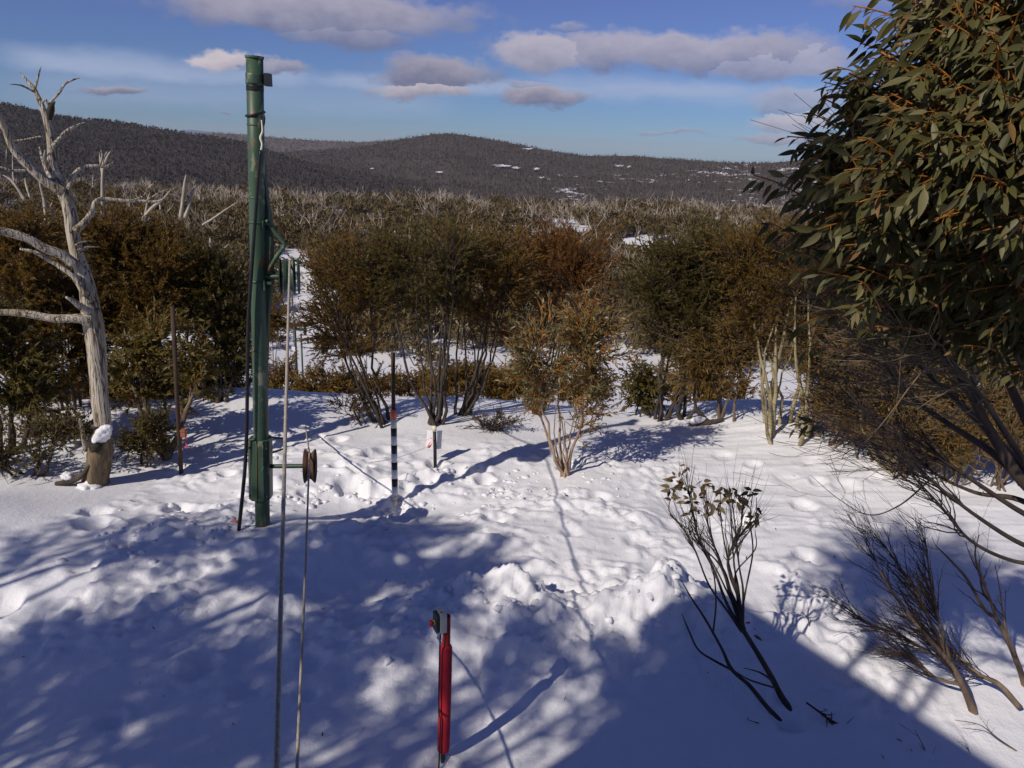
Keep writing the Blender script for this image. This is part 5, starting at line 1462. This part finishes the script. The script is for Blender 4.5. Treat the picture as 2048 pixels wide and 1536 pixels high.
brush('bare_twig', 'thin bare twigs lying on the snow at the bottom right corner', (2020, 1500),
      [[(2060, 1520, 2.5), (2000, 1480, 2), (1960, 1450, 1.4), (1910, 1440, .8)], [(1870, 1560, 2), (1850, 1500, 1.5), (1830, 1460, .8)], [(1985, 1560, 2), (1950, 1520, 1.6), (1930, 1490, .8)]], 83, 3, .2, 1, .1, cat='twig')
brush('bare_twig', 'tiny upright twig in trodden snow right of the leaning sapling', (1618, 1252), [[(1620, 1256, 1.6), (1616, 1235, 1.3), (1618, 1215, .6)], [(1617, 1240, 1.2), (1610, 1230, .8), (1605, 1222, .4)]], 84, 2, .06, 1, .05, cat='twig')


# ------------------------------------------------------------------ big gum at the right, close to the camera
def big_gum():
    rng = np.random.default_rng(71)
    D = 3.3
    tb = P(2330, 1400, 3.9); tb[2] = float(H(tb[0], tb[1]))
    root = thing('big_gum_tree', tb, 'big leafy snow gum reaching in from the right edge close to the camera', 'tree')
    # limbs sweep from the lower right up to the left
    limbs = [[(2330, 1420, 42), (2240, 1180, 36), (2130, 1030, 28), (2048, 965, 24), (1985, 870, 20), (1930, 770, 16), (1860, 660, 12), (1800, 560, 8), (1760, 460, 4)],
             [(2240, 1180, 30), (2130, 980, 24), (2048, 830, 19), (1990, 700, 15), (1950, 580, 12), (1920, 430, 9), (1890, 280, 5), (1870, 160, 3)],
             [(2130, 1030, 22), (2040, 930, 17), (1960, 845, 14), (1890, 780, 11), (1820, 710, 8), (1740, 600, 5), (1690, 520, 3)],
             [(2200, 1080, 24), (2130, 860, 20), (2080, 640, 16), (2040, 420, 12), (2010, 240, 8), (1990, 100, 4)],
             [(2050, 970, 15), (1990, 910, 12), (1900, 850, 9), (1830, 800, 7), (1760, 720, 4), (1700, 640, 2.5)],
             [(1985, 870, 11), (1955, 800, 9), (1940, 720, 7), (1900, 620, 5), (1860, 560, 3)],
             [(2140, 900, 14), (2060, 760, 11), (2010, 660, 9), (1960, 560, 7), (1870, 420, 5), (1790, 330, 3), (1720, 290, 1.5)],
             [(2250, 1180, 16), (2140, 1115, 11), (2048, 1090, 8), (1950, 1030, 6), (1860, 960, 4.5), (1780, 900, 3), (1700, 880, 1.5)],
             [(2200, 1150, 14), (2100, 1060, 10), (2020, 1010, 8), (1930, 950, 6), (1840, 890, 4), (1760, 850, 2.5), (1700, 800, 1.2)],
             [(2150, 1060, 12), (2040, 1000, 9), (1950, 985, 6), (1860, 940, 4), (1790, 870, 2.5), (1740, 830, 1.2)],
             [(2230, 1200, 12), (2120, 1140, 9), (2020, 1120, 6.5), (1940, 1080, 5), (1880, 1010, 3.5), (1820, 950, 2), (1770, 930, 1)],
             [(2100, 1000, 12), (2020, 880, 10), (1960, 790, 8), (1890, 720, 6), (1850, 690, 4)],
             [(1860, 960, 3), (1800, 1010, 2.4), (1740, 1030, 1.8), (1680, 1000, 1.2), (1620, 950, .6)]]
    for k, l in enumerate(limbs):
        W, r = px_limb(l, D + .4, len(l) * 6, rng.uniform(-.5, .5)); r = r * (.62 if k > 2 else .48); g = Geo()
        g.tubes((W - tb)[None], r[None], 10, lobes=gnarl(k + 200, .08), cap=True)
        low = k in (7, 8, 9, 10)
        half = len(W) // 3
        n = 3 if k == 12 else 34 if low else 18 if k in (1, 3, 6) else 50
        T, tr = sub_twigs(rng, W[half:], r[half:], n, .42 if low else .3 if k in (1, 3, 6) else .5, .30 if low else .45, .1 if low else -.2, 6, (-.35, .1, .12) if low else (-.2, .1, 0))
        tr = np.minimum(tr, .0042)
        g.tubes(T - tb, tr, 4, 1)
        for t_, q_ in zip(T, tr):
            T2, r2 = sub_twigs(rng, t_, q_, 4, .2, .4, .15, 4, (-.3, .1, .1)); g.tubes(T2 - tb, np.clip(r2, .001, .0025), 3, 1)
        g.build('limb', [M['bark_brown'] if not low else M['bark_dark'], M['twig_dark'] if low else M['twig_brown']], root)
    # leaf clusters: lumps of crown (px, py, radius px, depth)
    lumps = [(1900, 70, 120, 3.1), (2000, 40, 140, 2.9), (1815, 195, 115, 3.2), (1935, 210, 140, 2.8), (2060, 200, 150, 2.7), (1755, 295, 105, 3.2), (1860, 340, 140, 2.8), (1990, 360, 150, 2.7), (2110, 380, 150, 2.8),
             (1705, 385, 85, 3.3), (1775, 440, 100, 3.0), (1885, 480, 110, 3.0), (2010, 500, 125, 3.0), (2110, 540, 140, 3.0), (1675, 460, 55, 3.5), (1950, 600, 85, 3.3), (1840, 580, 65, 3.4), (2060, 680, 110, 3.2), (1745, 550, 50, 3.3), (2200, 100, 150, 3.0), (2250, 350, 160, 3.2), (2100, -80, 170, 3.1), (1970, -60, 125, 3.2)]
    spots = []
    for (px, py, rp, Y) in lumps:
        c = P(px, py, Y); s = mpp(c); R_ = rp * s
        n = int(14 + rp * .21)
        u = rng.normal(0, 1, (n, 3)) + np.array([-.35, -.75, .35]); u /= np.linalg.norm(u, axis=1, keepdims=True)
        rr = rng.uniform(.45, 1.0, n) ** .6
        for k in range(n): spots.append((c + u[k] * rr[k] * R_ * [1, .8, .95], u[k], rr[k]))
    # a few lower sprays hanging before the thicket
    for (px, py, Y) in [(1740, 590, 2.9), (1790, 570, 2.9), (1620, 520, 3.3), (1650, 545, 3.2), (1560, 375, 3.6), (1590, 480, 3.6), (1850, 560, 2.9), (1640, 640, 3.4), (1660, 700, 3.6), (1790, 660, 3.2), (1690, 560, 3.1), (1730, 620, 3.0), (1930, 600, 3.0), (2000, 640, 3.0), (1880, 640, 3.2), (1620, 850, 3.9), (1960, 700, 3.1)]:
        spots.append((P(px, py, Y), np.array([-.6, -.3, -.3]), .8))
    tw = Geo(); L = []
    for (p, u, rr) in spots:
        d = np.array([-.55, -.15, .30]) + u * .5 + rng.normal(0, .25, 3); d /= np.linalg.norm(d)
        ln = rng.uniform(.20, .34)
        e = p + d * ln * .5; s0 = p - d * ln * .6
        W = bez(s0[None], (p + [0, 0, .03])[None], e[None], 7)
        tw.tubes(W - tb, np.linspace(.0052, .0022, 7)[None], 5)
        nl = int(rng.integers(9, 15))
        for k in range(nl):
            t = (k + .6) / nl; fl = t * 6; i = min(int(fl), 5); q = W[0, i] * (1 - fl + i) + W[0, i + 1] * (fl - i)
            az = k * 2.4 + rng.normal(0, .4)
            sd = np.cross(d, [0, 0, 1.]); sd /= np.linalg.norm(sd); up = np.cross(sd, d)
            v = d * .35 + (sd * math.cos(az) + up * math.sin(az)) * .55 + np.array([-.28, -.10, -.62]) + rng.normal(0, .16, 3)
            v /= np.linalg.norm(v)
            pet = q + v * .02
            tw.tubes(np.stack([q, pet])[None] - tb, np.array([[.0019, .0014]]), 3)
            nr = np.array([-.45, -.65, .55]) + rng.normal(0, .45, 3)
            L.append((pet, v, nr, rng.uniform(.048, .096), int(rng.integers(8)), rng.uniform(0, 1)))
    tw.build('leaf_twigs', [M['twig_orange']], root)['kind'] = 'stuff'
    # nearest to the eye and inside the frame come first
    def score(l):
        d = l[0] - CAM; z = d @ _f; x = 1024 + FPX * (d @ _r) / z; y = 768 - FPX * (d @ _u) / z
        return (0 if (-20 < x < 2060 and -20 < y < 1540) else 100) + np.linalg.norm(d) - .4 * l[3] * 10
    L.sort(key=score)
    for l in L[:300]: put_leaf(LV[l[4]][0], root, l[0] - tb, l[1], l[2], l[3])
    g = Geo()
    for l in L[300:]:
        V, F = LV[l[4]][1], LV[l[4]][2]
        g.add((V * l[3]) @ frame_from(l[1], l[2]).T + l[0] - tb, [F], 0, l[5])
    o = g.build('leaves', [M['leaf_gum']], root); o['kind'] = 'stuff'
    print('gum leaves', len(L))


big_gum()


# ------------------------------------------------------------------ crumbs of broken snow, litter
def crumbs():
    import bmesh
    rng = np.random.default_rng(19)
    bm = bmesh.new(); bmesh.ops.create_icosphere(bm, subdivisions=2, radius=1)
    v0 = np.array([q.co[:] for q in bm.verts]); f0 = np.array([[q.index for q in fc.verts] for fc in bm.faces]); bm.free()
    kinds = []
    for k in range(8):
        n = fbm(v0[:, 0] * 1.3 + k * 9, v0[:, 1] * 1.3 + v0[:, 2] * 1.7, 3, 60 + k)
        w = v0 * (1 + .55 * n)[:, None] * rng.uniform(.7, 1.2, 3); w[:, 2] *= .7
        kinds.append(w)
    P_ = []
    for (fx, fy, r, d) in FOOT:
        if d < .06: continue
        for _ in range(int(rng.integers(0, 3))):
            a = rng.uniform(0, 6.28); q = r * rng.uniform(1.0, 2.2)
            P_.append((fx + math.cos(a) * q, fy + math.sin(a) * q, rng.uniform(.012, .045)))
    for (x, y, h) in BANK:
        for _ in range(5): P_.append((x + rng.normal(0, .22), y + rng.normal(0, .20), rng.uniform(.015, .055) ))
    for (px, py, n, sp, big) in [(790, 1002, 26, .14, .055), (830, 1000, 14, .12, .05), (480, 1075, 20, .16, .05), (640, 1000, 14, .12, .06), (700, 985, 8, .1, .05), (1000, 985, 26, .3, .045), (1060, 975, 20, .25, .045), (930, 960, 14, .2, .04), (1200, 975, 16, .25, .035), (330, 1080, 24, .3, .05), (250, 1110, 20, .3, .045), (880, 950, 10, .12, .06), (560, 1010, 12, .15, .05)]:
        x, y = plane(px, py)
        for _ in range(n): P_.append((x + rng.normal(0, sp), y + rng.normal(0, sp), rng.uniform(.3, 1) * big))
    P_ = np.array(P_); Z = np.array([float(H(x, y)) for x, y, _ in P_])
    g = Geo()
    for i, (x, y, sz) in enumerate(P_):
        a = rng.uniform(0, 6.28); w = kinds[i % 8] * sz; c, s_ = math.cos(a), math.sin(a)
        g.add(np.stack([w[:, 0] * c - w[:, 1] * s_, w[:, 0] * s_ + w[:, 1] * c, w[:, 2]], -1) + [x, y, Z[i] - sz * .12], [f0])
    tag(g.build('snow_crumbs', [M['snow']]), 'crumbs of broken snow along the trodden tracks and the snow bank', 'snow', kind='stuff')
    # bark flakes and leaves dropped on the snow
    n = 150; x = rng.uniform(-4.5, 5, n); y = rng.uniform(4.6, 11.5, n)
    z = np.array([float(H(a, b)) for a, b in zip(x, y)]) + .012
    g = Geo(); g.leaves(np.stack([x, y, z], -1), np.stack([rng.normal(0, 1, n), rng.normal(0, 1, n), rng.normal(0, .15, n)], -1), np.stack([rng.normal(0, .3, n), rng.normal(0, .3, n), np.ones(n)], -1), rng.uniform(.02, .06, n), rng.uniform(.006, .014, n), rng.uniform(0, 1, n), 0, 1)
    tag(g.build('leaf_litter', [M['leaf_dry']]), 'bits of bark and dry leaves dropped on the snow', 'litter', kind='stuff')


crumbs()


# ------------------------------------------------------------------ behind and beside the camera: what throws the foreground shade
def back_from(px, py, h, z=0.0):
    x, y = plane(px, py, z); k = (h - z) / LDIR[2]
    return np.array([x, y, z]) + LDIR * k


def shed():
    # gable shed whose corner shade crosses the lower right
    hz = 7.2
    c = back_from(1475, 1200, hz, .0); e = back_from(1920, 1482, hz, -.1)
    e1 = (e - c)[:2]; e1 = e1 / np.linalg.norm(e1); e2 = np.array([e1[1], -e1[0]])
    if e2 @ np.array([-1, 0]) < 0: e2 = -e2
    root = thing('ski_lift_shed', (c[0], c[1], 0), 'timber lift shed behind the viewpoint with an iron roof', 'shed')
    def quadbox(name, a0, a1, b0, b1, z0, z1, mat):
        V = []
        for z in (z0, z1):
            for (p, q) in ((a0, b0), (a1, b0), (a1, b1), (a0, b1)): w = e1 * p + e2 * q; V.append((w[0], w[1], z))
        g = Geo(); g.add(np.array(V), [np.array([[0, 1, 2, 3], [4, 5, 6, 7], [0, 1, 5, 4], [1, 2, 6, 5], [2, 3, 7, 6], [3, 0, 4, 7]])]); g.build(name, [M[mat]], root, False)
    for k in range(10): quadbox('plank', .3, 6.7, .3, .36, -1 + k * .78, -1 + k * .78 + .77, 'timber')
    quadbox('wall', .3, 6.7, .37, .7, -1, 6.9, 'timber')
    quadbox('roof', 0, 7, 0, .9, 6.95, 7.2, 'iron')


shed()


def shade_tree(px, py, h, seed, rx, ry, rz, label, leafy=10, lean=(0, 0), n_br=70, stems=3):
    c = back_from(px, py, h)
    b = np.array([c[0] + lean[0], c[1] + lean[1], 0]); b[2] = float(H(b[0], b[1]))
    tree('shade_gum_tree', b, [(*c, rx, ry, rz), (c[0] - rx * .5, c[1] + .2, c[2] - .3, rx * .7, ry * .7, rz * .8), (c[0] + rx * .5, c[1] - .3, c[2] - .2, rx * .7, ry * .7, rz * .8)], label, 'tree', seed,
         n_stems=stems, n_br=n_br, twigs=7, leaves=leafy, leaf=(.13, .04), r0=.09, foliage='leaf_olive', twig_len=.5)


shade_tree(830, 1130, 6.6, 501, 1.0, .8, .7, 'tall gum left of the viewpoint throwing the middle patch of shade', 18, n_br=90)
shade_tree(1850, 1125, 8.6, 502, .72, .8, .6, 'tall unseen gum added behind the viewpoint to throw the right patch of shade', 11, n_br=80)  # added tree, throws the patch that the big gum's own shadow misses
shade_tree(330, 1340, 6.6, 503, 1.6, .9, .8, 'tall gum beside the viewpoint throwing the left patch of shade', 12, n_br=105, stems=5)
shade_tree(40, 1350, 6.8, 504, .8, .6, .6, 'thin gum beside the viewpoint throwing shade at the left edge', 6, n_br=50)
shade_tree(700, 1420, 7.0, 505, 1.0, .6, .7, 'thin gum behind the viewpoint throwing shade at the bottom', 9, n_br=60, stems=5)
shade_tree(400, 1090, 6.4, 506, .9, .7, .5, 'sparse gum left of the viewpoint throwing streaks before the lift pole', 5, n_br=45)
shade_tree(1180, 1340, 7.4, 507, .75, .5, .6, 'thin gum behind the viewpoint throwing mottled shade on the snow bank', 5, n_br=55, stems=4)
